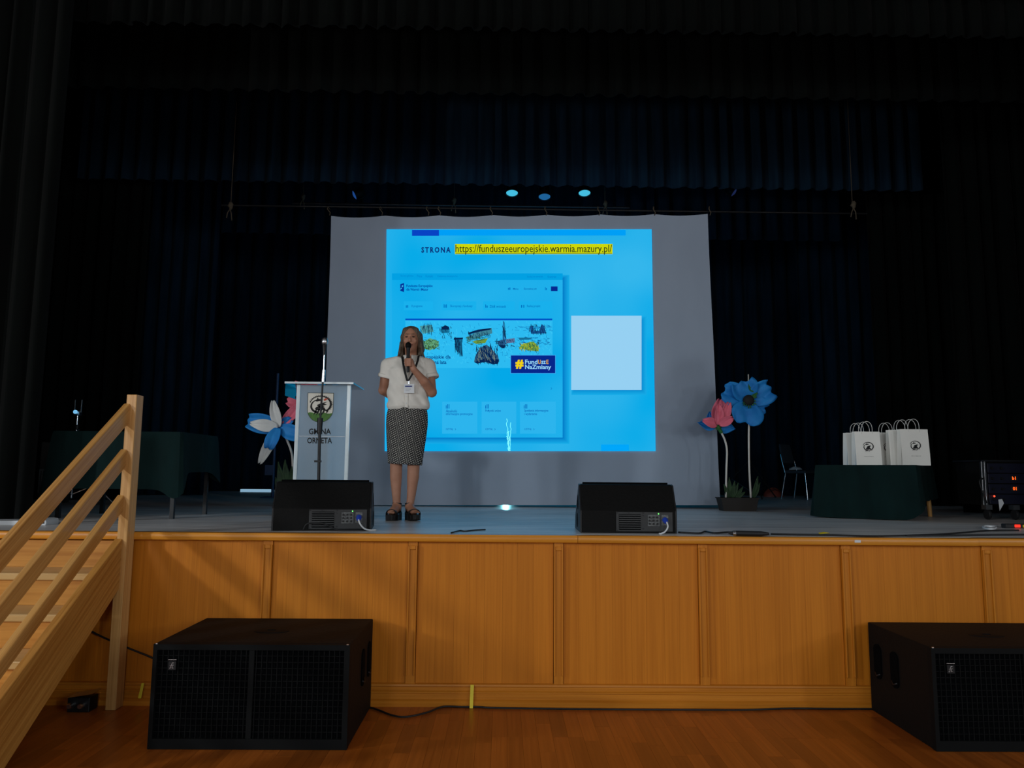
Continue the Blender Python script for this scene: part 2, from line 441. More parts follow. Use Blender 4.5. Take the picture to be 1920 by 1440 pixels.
for i in range(3):
    dz = (0, -.001, 0.001)[i]
    struct('trim_%d' % (i + 1), MB().prism([(p[0] - .004 * (i == 1), p[1] + dz * .5) for p in lp], lipx[i] + .001, lipx[i + 1] - .001, 'x'), M['trim'], 'oak lip along the stage edge', smooth='auto')
# --- proscenium and stage house
PX = 4.75
struct('wall_proscenium', MB().box(-7.3, -PX, 0.3, 0.6, H, HALL_H).box(PX, 7.3, .3, .6, H, HALL_H).box(-PX, PX, .3, .6, 5.6, HALL_H), M['cream'])
struct('wall_stage', MB().box(-6.9, 6.9, 10.5, 10.7, H, 8.2).box(-6.9, -6.8, .6, 10.5, H, 8.2).box(6.8, 6.9, .6, 10.5, H, 8.2).box(-6.9, 6.9, .45, 10.7, 8.2, 8.3).box(-6.9, 6.9, .5, .6, HALL_H, 8.2), M['blackwall'])
struct('wall_understage', MB().box(-7.3, edges_x[0], -.02, .0, 0, H).box(edges_x[-1], 7.3, -.02, .0, 0, H), M['panel'])

# --- curtains
def curtain(name, label, cat, x0, x1, z0, z1, y, wl, amp, mat, group=None, scallop=0.0, seed=0):
    rr = random.Random(seed); n = max(2, int((x1 - x0) / wl)); nu = n * 8
    ph = [rr.uniform(-.35, .35) for _ in range(n + 2)]; am = [rr.uniform(.6, 1.2) for _ in range(n + 2)]
    nv = 6; mb = MB()
    def f(u, v):
        t = u * n; k = int(min(t, n - 1e-6)); fr = t - k
        a = am[k] * (1 - fr) + am[k + 1] * fr; p = ph[k] * (1 - fr) + ph[k + 1] * fr
        s = math.sin(2 * PI * (t + p * .5))
        s = math.copysign(abs(s) ** .7, s)
        zz = z1 + (z0 - z1) * v
        sc = 1.0 if cat == 'curtain' else (.45 + .55 * v)
        dz = scallop * (0.5 + .5 * math.sin(2 * PI * (t + p * .5) + .8)) * v
        return (x0 + (x1 - x0) * u + .25 * amp * math.sin(4 * PI * t) , y + amp * a * s * sc, zz + dz)
    mb.grid(f, nu, nv)
    o = mb.build(name, mat, smooth=True, fix=False)
    sol = o.modifiers.new('cloth', 'SOLIDIFY'); sol.thickness = .006
    return tag(o, label, cat, group)
def lx(px, Y): return at(px, 700, Y).x
def lz(py, Y, px=960): return at(px, py, Y).z
curtain('front_valance', 'dark pleated valance across the very top, nearest the hall', 'valance', -4.7, 4.7, lz(58, 1.1), 6.3, 1.1, .165, .045, M['velvet'], 'stage borders', .03, 1)
curtain('border_curtain', 'black pleated border hanging just behind the front valance', 'valance', -5.4, 5.4, lz(179, 2.1), 6.9, 2.1, .21, .05, M['velvet'], 'stage borders', .03, 2)
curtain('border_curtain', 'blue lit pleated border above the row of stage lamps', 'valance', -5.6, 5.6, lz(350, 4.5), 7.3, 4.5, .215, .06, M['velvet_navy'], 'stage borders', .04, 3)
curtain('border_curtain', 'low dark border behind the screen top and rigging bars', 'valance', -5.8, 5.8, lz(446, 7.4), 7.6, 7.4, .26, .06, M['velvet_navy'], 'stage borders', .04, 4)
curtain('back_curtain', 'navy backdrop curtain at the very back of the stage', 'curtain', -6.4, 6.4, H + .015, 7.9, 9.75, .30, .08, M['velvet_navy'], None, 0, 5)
curtain('wing_curtain', 'dark green wing curtain at the far left edge near the handrail', 'curtain', -5.6, lx(70, .75), H + .01, 6.6, .80, .17, .05, M['velvet'], 'wing curtains', 0, 6)
curtain('wing_curtain', 'black wing curtain behind the left microphone stand', 'curtain', -6.5, lx(247, 4.6), H + .01, 7.2, 4.8, .19, .06, M['velvet'], 'wing curtains', 0, 7)
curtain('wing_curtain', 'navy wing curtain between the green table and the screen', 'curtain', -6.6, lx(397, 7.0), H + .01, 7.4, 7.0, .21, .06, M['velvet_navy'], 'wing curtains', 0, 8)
curtain('wing_curtain', 'black wing curtain at the far right behind the amplifier rack', 'curtain', lx(1790, 3.3), 6.6, H + .01, 6.9, 3.3, .18, .05, M['velvet'], 'wing curtains', 0, 9)
curtain('wing_curtain', 'black wing curtain behind the bags on the right table', 'curtain', lx(1640, 5.2), 6.7, H + .01, 7.2, 5.2, .19, .06, M['velvet'], 'wing curtains', 0, 10)
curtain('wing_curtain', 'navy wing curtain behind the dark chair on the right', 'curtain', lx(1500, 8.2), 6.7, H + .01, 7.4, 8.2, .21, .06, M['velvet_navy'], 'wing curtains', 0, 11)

# ================================================================== STAIRS
FIRST, RISE, RUN, NT = .222, .19, .27, 5
SXR = fl(213, 1334, 0).x + .02               # right face of the stair
p0 = at(232, 1003, -.11)
SX = p0.x
stair = thing('staircase', 'wooden stage stairs with post and three sloping handrails', 'staircase', (SX - .6, -.9, 0))
SL = SX - 1.55
for k in range(1, NT + 1):
    zt = H - FIRST - RISE * (k - 1); yb = -.085 - RUN * (k - 1); yf = -.085 - RUN * k
    MB().box(SL, SX - .025, yf - .02, yb, zt - .042, zt).build('tread', M['tread'], stair, bevel=.006, world=True)
for k in range(NT + 1):
    zt = H - .055 if k == 0 else H - FIRST - RISE * (k - 1) - .042; yf = -.085 - RUN * k
    MB().box(SL, SX - .025, yf, yf + .022, max(.001, H - FIRST - RISE * k), zt).build('riser', M['stair_x'], stair, world=True)
sl = RISE / RUN
def stringer(x0, x1):
    y0 = -.06; yt = -.085 - RUN * NT - .05
    top = lambda y: H + .035 + sl * (y - y0) * 1.0
    bot = lambda y: top(y) - .305
    yk = y0 + (.305 - (H + .035)) / sl
    poly = [(y0, top(y0)), (y0, bot(y0)), (yk, 0.001), (yt - .25, .001), (yt - .25, max(.06, top(yt - .25)))]
    return MB().prism(poly, x0, x1, 'x')
stringer(SX - .025, SX + .022).build('stringer', M['stringer'], stair, bevel=.004, world=True)
stringer(SL - .045, SL).build('stringer', M['stringer'], stair, bevel=.004, world=True)
MB().box(SX - .012, SX + .052, -.170, -.075, .001, lz(741, -.12, 240)).build('post', M['stair_z'], stair, bevel=.004, world=True)
MB().box(SL - .075, SL - .02, -.170, -.075, .001, lz(741, -.12, 240)).build('post', M['stair_z'], stair, bevel=.004, world=True)
nd = (SX - .012, SX + .052)
ly0 = -.085 - RUN * NT - .16
pb = MB().box(SX - .012, SX + .052, ly0 - .09, ly0, .001, .98).build('post', M['stair_z'], stair, bevel=.004, world=True)
for (py, h) in ((766, .125), (852, .108), (938, .100)):
    ztop = lz(py, -.17, 235) + .035
    y0, y1 = -.165, ly0
    poly = [(y0, ztop), (y0, ztop - h), (y1, ztop - h + sl * (y1 - y0)), (y1, ztop + sl * (y1 - y0))]
    MB().prism(poly, SX - .028, SX + .014, 'x').build('handrail', M['rail'], stair, bevel=.005, world=True)

# ================================================================== SUBWOOFERS
def logo_strokes(mb, cx, y, cz, s):
    """square badge mark of slanted strokes"""
    for (a, b, w) in (((-.18, -.3), (.02, .34), .07), ((.02, .34), (.20, .30), .06), ((-.26, .02), (.22, .06), .05), ((.10, .12), (.0, -.30), .06), ((.0, -.30), (.18, -.26), .05), ((-.30, -.28), (-.16, -.32), .05)):
        A = Vector((cx + a[0] * s, 0, cz + a[1] * s)); B = Vector((cx + b[0] * s, 0, cz + b[1] * s))
        t = (B - A).normalized(); n = Vector((-t.z, 0, t.x)) * w * s * .5
        mb.add([(q.x, y, q.z) for q in (A - n, B - n, B + n, A + n)], [(0, 1, 2, 3)])
def subwoofer(label, x0, x1, yf, yb, h):
    t = thing('subwoofer', label, 'loudspeaker', ((x0 + x1) / 2, (yf + yb) / 2, 0), 0, 'subwoofers on the hall floor')
    hw, hd = (x1 - x0) / 2, (yb - yf) / 2
    MB().box(-hw, hw, -hd + .035, hd, .002, h).build('cabinet', M['blackbox'], t, bevel=.006)
    rim = MB()
    for (a, b, c, d) in ((-hw, hw, .002, .055), (-hw, hw, h - .03, h - .001), (-hw, -hw + .022, .055, h - .03), (hw - .03, hw, .055, h - .03)):
        rim.box(a, b, -hd, -hd + .04, c, d)
    rim.build('front_rim', M['grille'], t)
    MB().box(-hw + .02, hw - .02, -hd + .022, -hd + .035, .05, h - .02).build('foam_backing', M['foam'], t)
    g = MB(); n = 36
    for k in range(1, n):
        x = -hw + .022 + (2 * hw - .05) * k / n; g.box(x - .0019, x + .0019, -hd + .010, -hd + .014, .055, h - .03)
    m = 14
    for k in range(1, m):
        z = .055 + (h - .085) * k / m; g.box(-hw + .022, hw - .03, -hd + .013, -hd + .017, z - .0016, z + .0016)
    g.build('grille', M['grille'], t, fix=False)
    MB().box(-.014, .014, -hd + .006, -hd + .02, .055, h - .03).build('grille_bar', M['grille'], t)
    bd = MB().box(-hw + .085, -hw + .125, -hd + .002, -hd + .010, h - .135, h - .090).build('badge', M['blackpl'], t)
    lg = MB(); logo_strokes(lg, -hw + .105, -hd + .0012, h - .1125, .046)
    lg.box(-hw + .083, -hw + .127, -hd + .001, -hd + .003, h - .084, h - .080)
    lg.build('badge_mark', M['steel'], bd, fix=False)
    for sx in (-1, 1): MB().lathe([(.0, 0), (.007, 0), (.007, .004), (.0, .004)], 10, Matrix.Translation((sx * (hw - .014), -hd + .006, h - .001)), False).build('rim_screw', M['steel'], t)
    so = MB().lathe([(.085, 0), (.085, .003), (.05, .006), (.022, .006), (.022, .002)], 24, Matrix.Translation((.0, -.02, h - .0005)) @ Matrix.Diagonal((1.2, .7, 1, 1)), True)
    so.build('pole_socket', M['grille'], t, smooth='auto')
    for sx in (-1, 1):
        for yy in (.04, .24):
            hx = sx * (hw + .001); q = MB()
            def rr(v, hx=hx, yy=yy): return v
            pts = []
            for k in range(24):
                a = 2 * PI * k / 24; pts.append((yy + .045 * max(-1, min(1, 1.25 * math.cos(a))), h * .60 + .105 * math.copysign(abs(math.sin(a)) ** .6, math.sin(a))))
            hn = MB().prism(pts, hx - sx * .001, hx + sx * .005, 'x').build('handle_cup', M['foam'], t)
            b2 = MB().tube([(hx + sx * .004, yy - .03, h * .60 - .07), (hx + sx * .012, yy, h * .60 - .085), (hx + sx * .004, yy + .03, h * .60 - .07)], .006, 8).build('handle_grip', M['blackpl'], hn, smooth=True)
    return t
subwoofer('black subwoofer with grid grille left of centre on the hall floor', -1.868, -.812, -.815, -.085, .542)
subwoofer('black subwoofer cut off by the right edge of the photo', 2.358, 3.41, -.800, -.085, .542)
# ================================================================== PROJECTION SCREEN AND SLIDE
YS = 3.88
def text_geo(body, bold=0.0, spacing=1.0, res=2):
    c = bpy.data.curves.new('t', 'FONT'); c.body = body; c.resolution_u = res; c.fill_mode = 'FRONT'
    c.offset = bold; c.space_character = spacing
    o = bpy.data.objects.new('t', c); COL.objects.link(o)
    dg = bpy.context.evaluated_depsgraph_get()
    me = bpy.data.meshes.new_from_object(o.evaluated_get(dg))
    v = [(p.co.x, p.co.y) for p in me.vertices]; f = [tuple(p.vertices) for p in me.polygons]
    bpy.data.objects.remove(o); bpy.data.curves.remove(c); bpy.data.meshes.remove(me)
    return v, f
def text_fit(body, mp, x0, y0, x1, y1, **k):
    """text stretched into the rectangle (x0,y0 top-left .. x1,y1 bottom-right); mp maps it into the scene"""
    v, f = text_geo(body, **k)
    ax, bx = min(p[0] for p in v), max(p[0] for p in v); ay, by = min(p[1] for p in v), max(p[1] for p in v)
    mb = MB(); mb.add([mp(x0 + (p[0] - ax) / (bx - ax) * (x1 - x0), y1 + (p[1] - ay) / (by - ay) * (y0 - y1)) for p in v], f)
    return mb
scr = thing('projection_screen', 'large white cloth screen showing a blue projected slide', 'screen', (at(975, 940, YS).x, YS, H))
TL, TR, BR, BL = at(621, 405, YS), at(1327, 401, YS), at(1351, 947, YS), at(604, 947, YS)
def sheet(u, v):
    p = (TL * (1 - u) + TR * u) * (1 - v) + (BL * (1 - u) + BR * u) * v
    sag = .022 * abs(math.sin(u * PI * 7)) * (1 - v) ** 6
    edge = max(0, abs(u - .5) - .40) / .1
    return (p.x, p.y + .006 * math.sin(u * 19 + v * 3) * edge + .012 * edge * math.sin(v * 9), p.z - sag)
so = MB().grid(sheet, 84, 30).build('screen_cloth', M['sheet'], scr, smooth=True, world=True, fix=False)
# the slide: light falling through the cloth (projected from behind), printed as flat layers
def sp(layer): return lambda px, py: at(px, py, YS - .012 - .0016 * layer)
def rect(name, px0, py0, px1, py1, rgb, layer, st=1.0):
    m = sp(layer)
    return MB().add([m(px0, py0), m(px1, py0), m(px1, py1), m(px0, py1)], [(0, 1, 2, 3)]).build(name, emat(rgb, st), scr, world=True, fix=False)
def stext(body, px0, py0, px1, py1, rgb, layer=5, name='slide_text', **k):
    return text_fit(body, sp(layer), px0, py0, px1, py1, **k).build(name, emat(rgb), scr, world=True, fix=False)
# the light field is a slab through the cloth, so that it also lights the stage behind it
a = [at(725, 430.5, YS), at(1221.5, 430.5, YS), at(1229, 846, YS), at(721.5, 846, YS)]
sb = MB(); sb.add([(p.x, YS - .012, p.z) for p in a] + [(p.x, YS + .012, p.z) for p in a], [(0, 1, 2, 3), (7, 6, 5, 4), (0, 4, 5, 1), (1, 5, 6, 2), (2, 6, 7, 3), (3, 7, 4, 0)])
def slide_mat(ca=(8, 170, 232), cb=(52, 182, 236)):
    m, nt, b = _base('slide_background_light'); N = nt.nodes; K = nt.links
    tc = N.new('ShaderNodeTexCoord'); nz = N.new('ShaderNodeTexNoise'); nz.inputs['Scale'].default_value = .9; nz.inputs['Detail'].default_value = 1
    rp = N.new('ShaderNodeValToRGB'); rp.color_ramp.elements[0].position = .35; rp.color_ramp.elements[1].position = .7
    rp.color_ramp.elements[0].color = (*L(*ca), 1); rp.color_ramp.elements[1].color = (*L(*cb), 1)
    K.new(tc.outputs['Object'], nz.inputs['Vector']); K.new(nz.outputs['Fac'], rp.inputs[0])
    b.inputs['Base Color'].default_value = (0, 0, 0, 1); b.inputs['Specular IOR Level'].default_value = 0
    K.new(rp.outputs[0], b.inputs['Emission Color']); b.inputs['Emission Strength'].default_value = 1.0
    return m
sb.build('slide_background', slide_mat(), scr, world=True)
rect('slide_bar', 772.5, 431, 823, 442, (8, 66, 196), 1)
rect('slide_bar', 823, 431, 1173, 441.5, (0, 158, 246), 1)
rect('slide_bar', 1127, 833.5, 1179, 845.5, (0, 166, 250), 1)
stext('STRONA', 790, 463, 845, 474, (10, 50, 120), bold=.04, spacing=1.4)
rect('slide_highlight', 853, 457.5, 1148.5, 476.5, (206, 214, 8), 2)
stext('https://funduszeeuropejskie.warmia.mazury.pl/', 854, 458.6, 1147.5, 477.5, (28, 46, 22), bold=.006)
rect('slide_underline', 854, 474.3, 1147.5, 475.4, (40, 70, 30), 4)
# the web page card with its drop shadow
for k in range(11, -1, -1):
    c = tuple(int(a_ + (b_ - a_) * (k / 12) ** .7) for a_, b_ in zip((0, 116, 194), (24, 174, 233)))
    rect('slide_shadow', 742 - k * .4, 522 - k * .6, 1055.5 + k * 1.1, 821 + k * 1.0, c, 2.9 - k * .15)
rect('web_page', 735, 512.5, 1055, 820.5, (6, 169, 233), 3).data.materials[0] = slide_mat((4, 168, 232), (40, 180, 236))
rect('web_page_band', 735, 512.5, 1055, 525, (2, 160, 226), 4)
tb = (0, 118, 196)
def squiggle(px0, px1, py, h=4.5, rgb=tb):
    """a run of text too small to read: short upright strokes"""
    mb = MB(); m = sp(5); x = px0; rr = random.Random(int(px0 * 7 + py))
    while x < px1 - 1:
        w = rr.choice((1.3, 1.7, 2.1)); hh = h * rr.uniform(.55, 1)
        mb.add([m(x, py + h / 2 - hh), m(x + w, py + h / 2 - hh), m(x + w, py + h / 2), m(x, py + h / 2)], [(0, 1, 2, 3)])
        x += w + rr.choice((.6, .6, .9, 2.2))
    return mb.build('slide_text', emat(rgb), scr, world=True, fix=False)
mc = (0, 126, 202)
for (t_, p, q, y_) in (('Strona g\u0142\u00f3wna', 751, 775, 517.5), ('Praca', 782, 791, 517.5), ('Kontakt', 798, 812, 517.7), ('Deklaracja dost\u0119pno\u015bci', 820, 858, 518), ('Szukaj w serwisie', 988, 1018, 519), ('Kontrast', 1027, 1043, 519)):
    stext(t_, p, y_ - 2.3, q, y_ + 2.3, mc)
lg = sp(5)
MB().add([lg(750.5, 533), lg(757.6, 530.5), lg(757.6, 547.5), lg(750.5, 545.5)], [(0, 1, 2, 3)]).build('slide_logo', emat((4, 50, 150)), scr, world=True, fix=False)
lg = sp(6)
MB().add([lg(753.2, 535.5), lg(755.8, 534.6), lg(755.8, 537.5), lg(753.4, 538.4)], [(0, 1, 2, 3)]).add([lg(750.6, 541.5), lg(753.5, 539), lg(753.8, 540.6), lg(751, 543)], [(0, 1, 2, 3)]).build('slide_logo_star', emat((70, 190, 240)), scr, world=True, fix=False)
stext('Fundusze Europejskie', 762, 533.5, 811, 539.8, (0, 62, 160), bold=.02)
stext('dla Warmii i Mazur', 762, 540.3, 803, 545, (0, 62, 160), bold=.02)
squiggle(952.5, 957.5, 541, 5); stext('Menu', 962, 539.6, 972, 543.4, (0, 100, 180), bold=.01); stext('Skontaktuj si\u0119', 982, 539.4, 1006, 544.4, (0, 100, 180), bold=.01); squiggle(1022, 1026.5, 541, 6)
rect('slide_flag', 1033, 537, 1045.5, 546, (6, 40, 142), 5)
for (p, q, t0, t1, t_) in ((757, 812, 771, 792, 'O programie'), (828, 893, 844, 886, 'Skorzystaj z funduszy'), (906, 965, 918, 949, 'Z\u0142\u00f3\u017c wniosek'), (973, 1036, 988, 1013, 'Realizuj projekt')):
    rect('slide_button', p, 565, q, 582, (24, 176, 236), 4)
    squiggle(p + 4, p + 10, 573.5, 7, (0, 110, 190)); stext(t_, t0, 571.5, t1, 577, (0, 112, 190), bold=.01)
rect('slide_bar', 760, 597.3, 1035.5, 600.6, (0, 82, 196), 5)
# drawings of places: washes, outlines and hatching
rect('picture_ground', 760, 600.6, 1036, 690, (44, 186, 240), 4)
ink_, teal, olive, deep = (10, 48, 84), (20, 110, 150), (110, 150, 60), (6, 34, 78)
def poly(pts, rgb, layer, name='picture_shape'):
    m = sp(layer); return MB().add([m(*p) for p in pts], [tuple(range(len(pts)))]).build(name, emat(rgb), scr, world=True, fix=False)
def strokes(n, box, rgb, lw, ln, ang, layer, seed):
    rr = random.Random(seed); mb = MB(); m = sp(layer)
    for _ in range(n):
        x, y = rr.uniform(box[0], box[2]), rr.uniform(box[1], box[3]); a = R(ang[0] + rr.uniform(-1, 1) * ang[1]); l = ln * rr.uniform(.5, 1.2)
        dx, dy = math.cos(a) * l / 2, math.sin(a) * l / 2; nx, ny = -math.sin(a) * lw / 2, math.cos(a) * lw / 2
        mb.add([m(x - dx - nx, y - dy - ny), m(x + dx - nx, y + dy - ny), m(x + dx + nx, y + dy + ny), m(x - dx + nx, y - dy + ny)], [(0, 1, 2, 3)])
    o = mb.build('picture_strokes', emat(rgb), scr, world=True, fix=False); o['kind'] = 'stuff'; return o
strokes(260, (765, 603, 1034, 682), (60, 200, 246), .8, 6, (60, 60), 5, 1)
strokes(170, (790, 606, 1034, 680), (20, 140, 200), .7, 5, (60, 70), 5.2, 2)
poly([(787, 611), (810, 609), (813, 622), (792, 626)], (70, 150, 160), 6); strokes(40, (788, 610, 812, 624), ink_, .6, 8, (88, 10), 7, 3)
poly([(826, 617), (834, 609), (841, 614), (842, 624), (828, 625)], teal, 6); poly([(828, 613), (836, 610), (842, 613), (842, 618), (828, 618)], deep, 7); strokes(40, (824, 612, 848, 634), ink_, .7, 5, (70, 30), 7, 4)
poly([(793, 642), (806, 634), (823, 640), (822, 650), (806, 657), (794, 653)], (96, 160, 120), 6); strokes(60, (793, 636, 823, 655), (60, 100, 40), .8, 6, (30, 60), 7, 5); strokes(25, (794, 637, 822, 655), ink_, .7, 4, (80, 40), 7.5, 6)
poly([(851, 634), (868, 634), (866, 640), (868, 668), (864, 668), (861, 659), (856, 658), (853, 640)], teal, 6); strokes(34, (853, 636, 867, 664), ink_, .9, 14, (84, 6), 7, 7); poly([(851, 633), (868, 633), (868, 636), (851, 637)], deep, 8)
poly([(874, 632), (893, 623), (922, 615), (923, 625), (900, 632), (880, 640)], (60, 130, 150), 6); poly([(877, 624), (896, 618), (921, 615), (920, 618), (898, 622), (880, 627)], deep, 7); strokes(50, (878, 622, 920, 634), ink_, .8, 6, (80, 20), 7.5, 8); poly([(885, 640), (915, 634), (910, 643), (893, 645)], olive, 6)
strokes(40, (876, 632, 912, 646), (40, 90, 60), .8, 6, (10, 30), 8, 9)
poly([(891, 668), (900, 652), (912, 646), (922, 654), (934, 668), (936, 678), (925, 683), (910, 679), (894, 681), (889, 678)], (50, 90, 120), 6); strokes(130, (893, 652, 933, 680), deep, 1.0, 11, (78, 18), 7, 10); strokes(40, (895, 655, 928, 676), (120, 140, 130), .7, 8, (80, 20), 8, 11); poly([(918, 652), (919.6, 642), (921.5, 652)], ink_, 8); poly([(889, 679), (910, 672), (936, 674), (934, 682), (924, 683), (911, 678), (895, 682)], deep, 8)
poly([(943, 602), (944, 602), (949.5, 636), (942, 636)], (40, 130, 190), 6); strokes(14, (943.5, 612, 948, 634), ink_, .7, 18, (84, 4), 7, 12); poly([(932, 640), (948, 635), (948, 648), (936, 648)], (40, 90, 140), 6); poly([(934, 647), (948, 647), (946, 653), (941, 653)], deep, 7); poly([(949, 636), (965, 634), (965, 642), (949, 644)], (90, 110, 150), 6); strokes(50, (930, 636, 965, 652), ink_, .8, 5, (60, 50), 8, 13)
poly([(972, 633), (1000, 633), (992, 637), (974, 637)], teal, 6); poly([(972, 652), (982, 644), (1000, 640), (1010, 650), (1010, 659), (990, 657)], (100, 150, 70), 6); strokes(46, (974, 643, 1010, 658), (170, 180, 40), 1.0, 6, (60, 50), 7, 14); strokes(40, (974, 643, 1010, 659), (30, 70, 60), .8, 5, (75, 30), 7.5, 15)
poly([(993, 612), (999, 611), (1001, 621), (1012, 620), (1014, 611), (1017, 608), (1021, 612), (1023, 625), (996, 626)], (20, 80, 140), 6); strokes(50, (992, 610, 1024, 627), deep, .8, 6, (85, 15), 7, 16); strokes(40, (966, 610, 1034, 622), (10, 110, 180), .7, 7, (10, 30), 5.5, 17)
strokes(60, (970, 632, 1032, 646), (10, 100, 170), .7, 6, (5, 20), 5.6, 18)
stext('Fundusze Europejskie dla', 757, 666, 845, 674.5, (0, 70, 140), bold=.02)
stext('Warmii i Mazur na lata', 757, 675.5, 837, 682.5, (0, 70, 140), bold=.02)
rect('slide_banner', 957, 665.5, 1042, 700.5, (60, 170, 240), 8); rect('slide_banner', 958, 666.5, 1041, 699.5, (6, 38, 138), 8.6)
stext('#', 966.5, 674.5, 981.5, 691.5, (240, 208, 20), 10, bold=.05)
stext('Fund', 984.5, 674.3, 1008, 682.6, (150, 214, 250), 10, bold=.02)
stext('U', 1009, 674.6, 1014, 682.6, (226, 170, 60), 10, bold=.02)
stext('sz', 1015, 676.4, 1023.4, 682.6, (150, 214, 250), 10, bold=.02)
stext('E', 1024.4, 674.6, 1028.5, 682.6, (226, 170, 60), 10, bold=.02)
stext('NaZmiany', 984.5, 683.8, 1033.5, 694.5, (150, 214, 250), 10, bold=.02)
stext('>', 1032.8, 726, 1035, 731, (0, 100, 180), 5)
for (p, q) in ((829, 895), (903, 968), (975, 1042)):
    rect('slide_card', p, 753, q, 813, (44, 180, 237), 5)
    for s in range(3): rect('slide_icon', p + 7 + s * 2.6, 758 + (s == 0) * 2, p + 8.3 + s * 2.6, 766, (0, 104, 186), 6)
lt = (0, 92, 178)
for (t_, p, q, y_) in (('Aktualno\u015bci', 836, 857, 770.3), ('informacyjno promocyjne', 836, 886, 776.6), ('Po\u017cyczki unijne', 910, 939, 770.3), ('Spotkania informacyjne', 983, 1028, 770.3), ('i wydarzenia', 983, 1007, 776.6)):
    stext(t_, p, y_ - 2.8, q, y_ + 3, lt, 6, bold=.008)
for p in (836, 910, 983):
    stext('CZYTAJ', p, 803, p + 13, 807.2, lt, 6, bold=.01); stext('>', p + 17, 803, p + 19, 807, lt, 6)
# blank square card on the right of the slide, with its soft shadow
for k in range(9, -1, -1):
    c = tuple(int(a_ + (b_ - a_) * (k / 10) ** .7) for a_, b_ in zip((6, 136, 206), (24, 174, 233)))
    rect('slide_shadow', 1076 - k * .5, 600 - k * .8, 1203.5 + k, 731.5 + k, c, 2.9 - k * .15)
rect('slide_square', 1071, 592, 1203, 731, (150, 208, 242), 3)
# crinkled hot streak of the projector lens through the cloth
def streak(pts, w, rgb, layer, st):
    m = sp(layer); mb = MB()
    for (a_, b_) in zip(pts[:-1], pts[1:]):
        mb.add([m(a_[0] - w / 2, a_[1]), m(a_[0] + w / 2, a_[1]), m(b_[0] + w / 2, b_[1]), m(b_[0] - w / 2, b_[1])], [(0, 1, 2, 3)])
    return mb.build('lens_streak', emat(rgb, st), scr, world=True, fix=False)
for sd, (xa, xb, y0) in enumerate(((950, 953.4, 785), (958, 955.4, 792), (954, 954.6, 808), (951, 956, 818))):
    rr = random.Random(sd + 40); n = 13; pts = []
    for k in range(n + 1):
        t = k / n; pts.append((xa + (xb - xa) * t + rr.uniform(-1.3, 1.3), y0 + (845.5 - y0) * t))
    streak(pts, .9 + .5 * (sd > 1), (130, 250, 250), 11, 1.3)
# loops tying the screen to its bar
for px in (618, 716, 803, 825, 922, 1024, 1123, 1227, 1331):
    p = at(px, 404, YS); q = at(px - 3, 392, YS)
    MB().tube([p, (p.x + .01, YS - .015, p.z + .03), (q.x, YS - .03, q.z - .01), (q.x + .004, YS - .028, q.z + .02), (q.x + .02, YS + .03, q.z)], .006, 6).build('screen_tie', M['rope'], scr, world=True, smooth=True)
# projector behind the screen, low down; its stray beam comes out under the cloth
pj = at(950, 950, YS); pjt = thing('projector', 'projector standing behind the lower middle of the screen', 'projector', (pj.x, YS + 2.3, H))
MB().box(-.2, .2, -.15, .15, .02, .16).build('housing', M['white_pl'], pjt, bevel=.015)
MB().lathe([(.045, 0), (.05, .03), (.036, .034)], 18, Matrix.Translation((0, -.15, .10)) @ Matrix.Rotation(R(90), 4, 'X')).build('lens', M['blackpl'], pjt, smooth='auto')
for sx in (-1, 1): MB().lathe([(.015, 0), (.015, .022)], 10, Matrix.Translation((sx * .15, 0, 0))).build('foot', M['rubber'], pjt)
ld = bpy.data.lights.new('projector_beam', 'SPOT'); ld.energy = 70; ld.color = (.25, .85, 1.0); ld.spot_size = R(9); ld.spot_blend = .7; ld.shadow_soft_size = .02
lo = bpy.data.objects.new('projector_beam', ld); COL.objects.link(lo); lo.location = (pj.x, YS + 2.05, H + .10)
lo.rotation_euler = (Vector((pj.x, YS - .05, H)) - lo.location).to_track_quat('-Z', 'Y').to_euler()

# ================================================================== RIGGING ABOVE THE SCREEN
def bar(name, label, pa, pb, Y, r, mat):
    A, B = at(*pa, Y), at(*pb, Y); B.z = A.z = (A.z + B.z) / 2
    return tag(MB().tube([A, B], r, 10).build(name, mat, smooth='auto'), label, 'bar', None)
bar('rigging_bar', 'thin dark bar that the white screen is tied to', (415, 396), (1625, 390), YS + .02, .012, M['blackpl'])
yl = 5.6
bar('rigging_bar', 'steel lighting bar above and behind the screen top', (548, 383), (1180, 388), yl, .018, M['darkmetal'])
def rope_knot(px, py0, py1, Y, label):
    A, B = at(px, py0, Y), at(px, py1, Y); B.x = A.x
    t = thing('hanging_rope', label, 'rope', (B.x, Y, B.z), 0, 'ropes holding the bars')
    MB().tube([(B.x, Y, B.z), (B.x, Y, A.z + .3)], .004, 6).build('rope', M['rope'], t, world=True)
    s = (0.02, .03, .035, .02, .012)
    MB().tube([(B.x + .01 * (i % 2), Y - .02, B.z + .05 - .025 * i) for i in range(5)], list(s), 8).build('knot', M['rope'], t, world=True, smooth=True)
    for k, dx in enumerate((-.035, .03)):
        MB().tube(smoothpath([(B.x, Y - .02, B.z - .04), (B.x + dx * .7, Y - .03, B.z - .09), (B.x + dx, Y - .02, B.z - .15 - .03 * k)], 4), .007, 6).build('loose_end', M['rope'], t, world=True, smooth=True)
rope_knot(441, 235, 388, YS, 'knotted rope at the left end of the screen bar')
rope_knot(1591, 230, 386, YS, 'knotted rope at the right end of the screen bar')
rope_knot(570, 335, 371, yl, 'rope clip at the left end of the lighting bar')
rope_knot(852, 335, 378, yl, 'rope dropping to the lighting bar near the slide top left')
rope_knot(1134, 335, 384, yl, 'rope at the right end of the lighting bar')
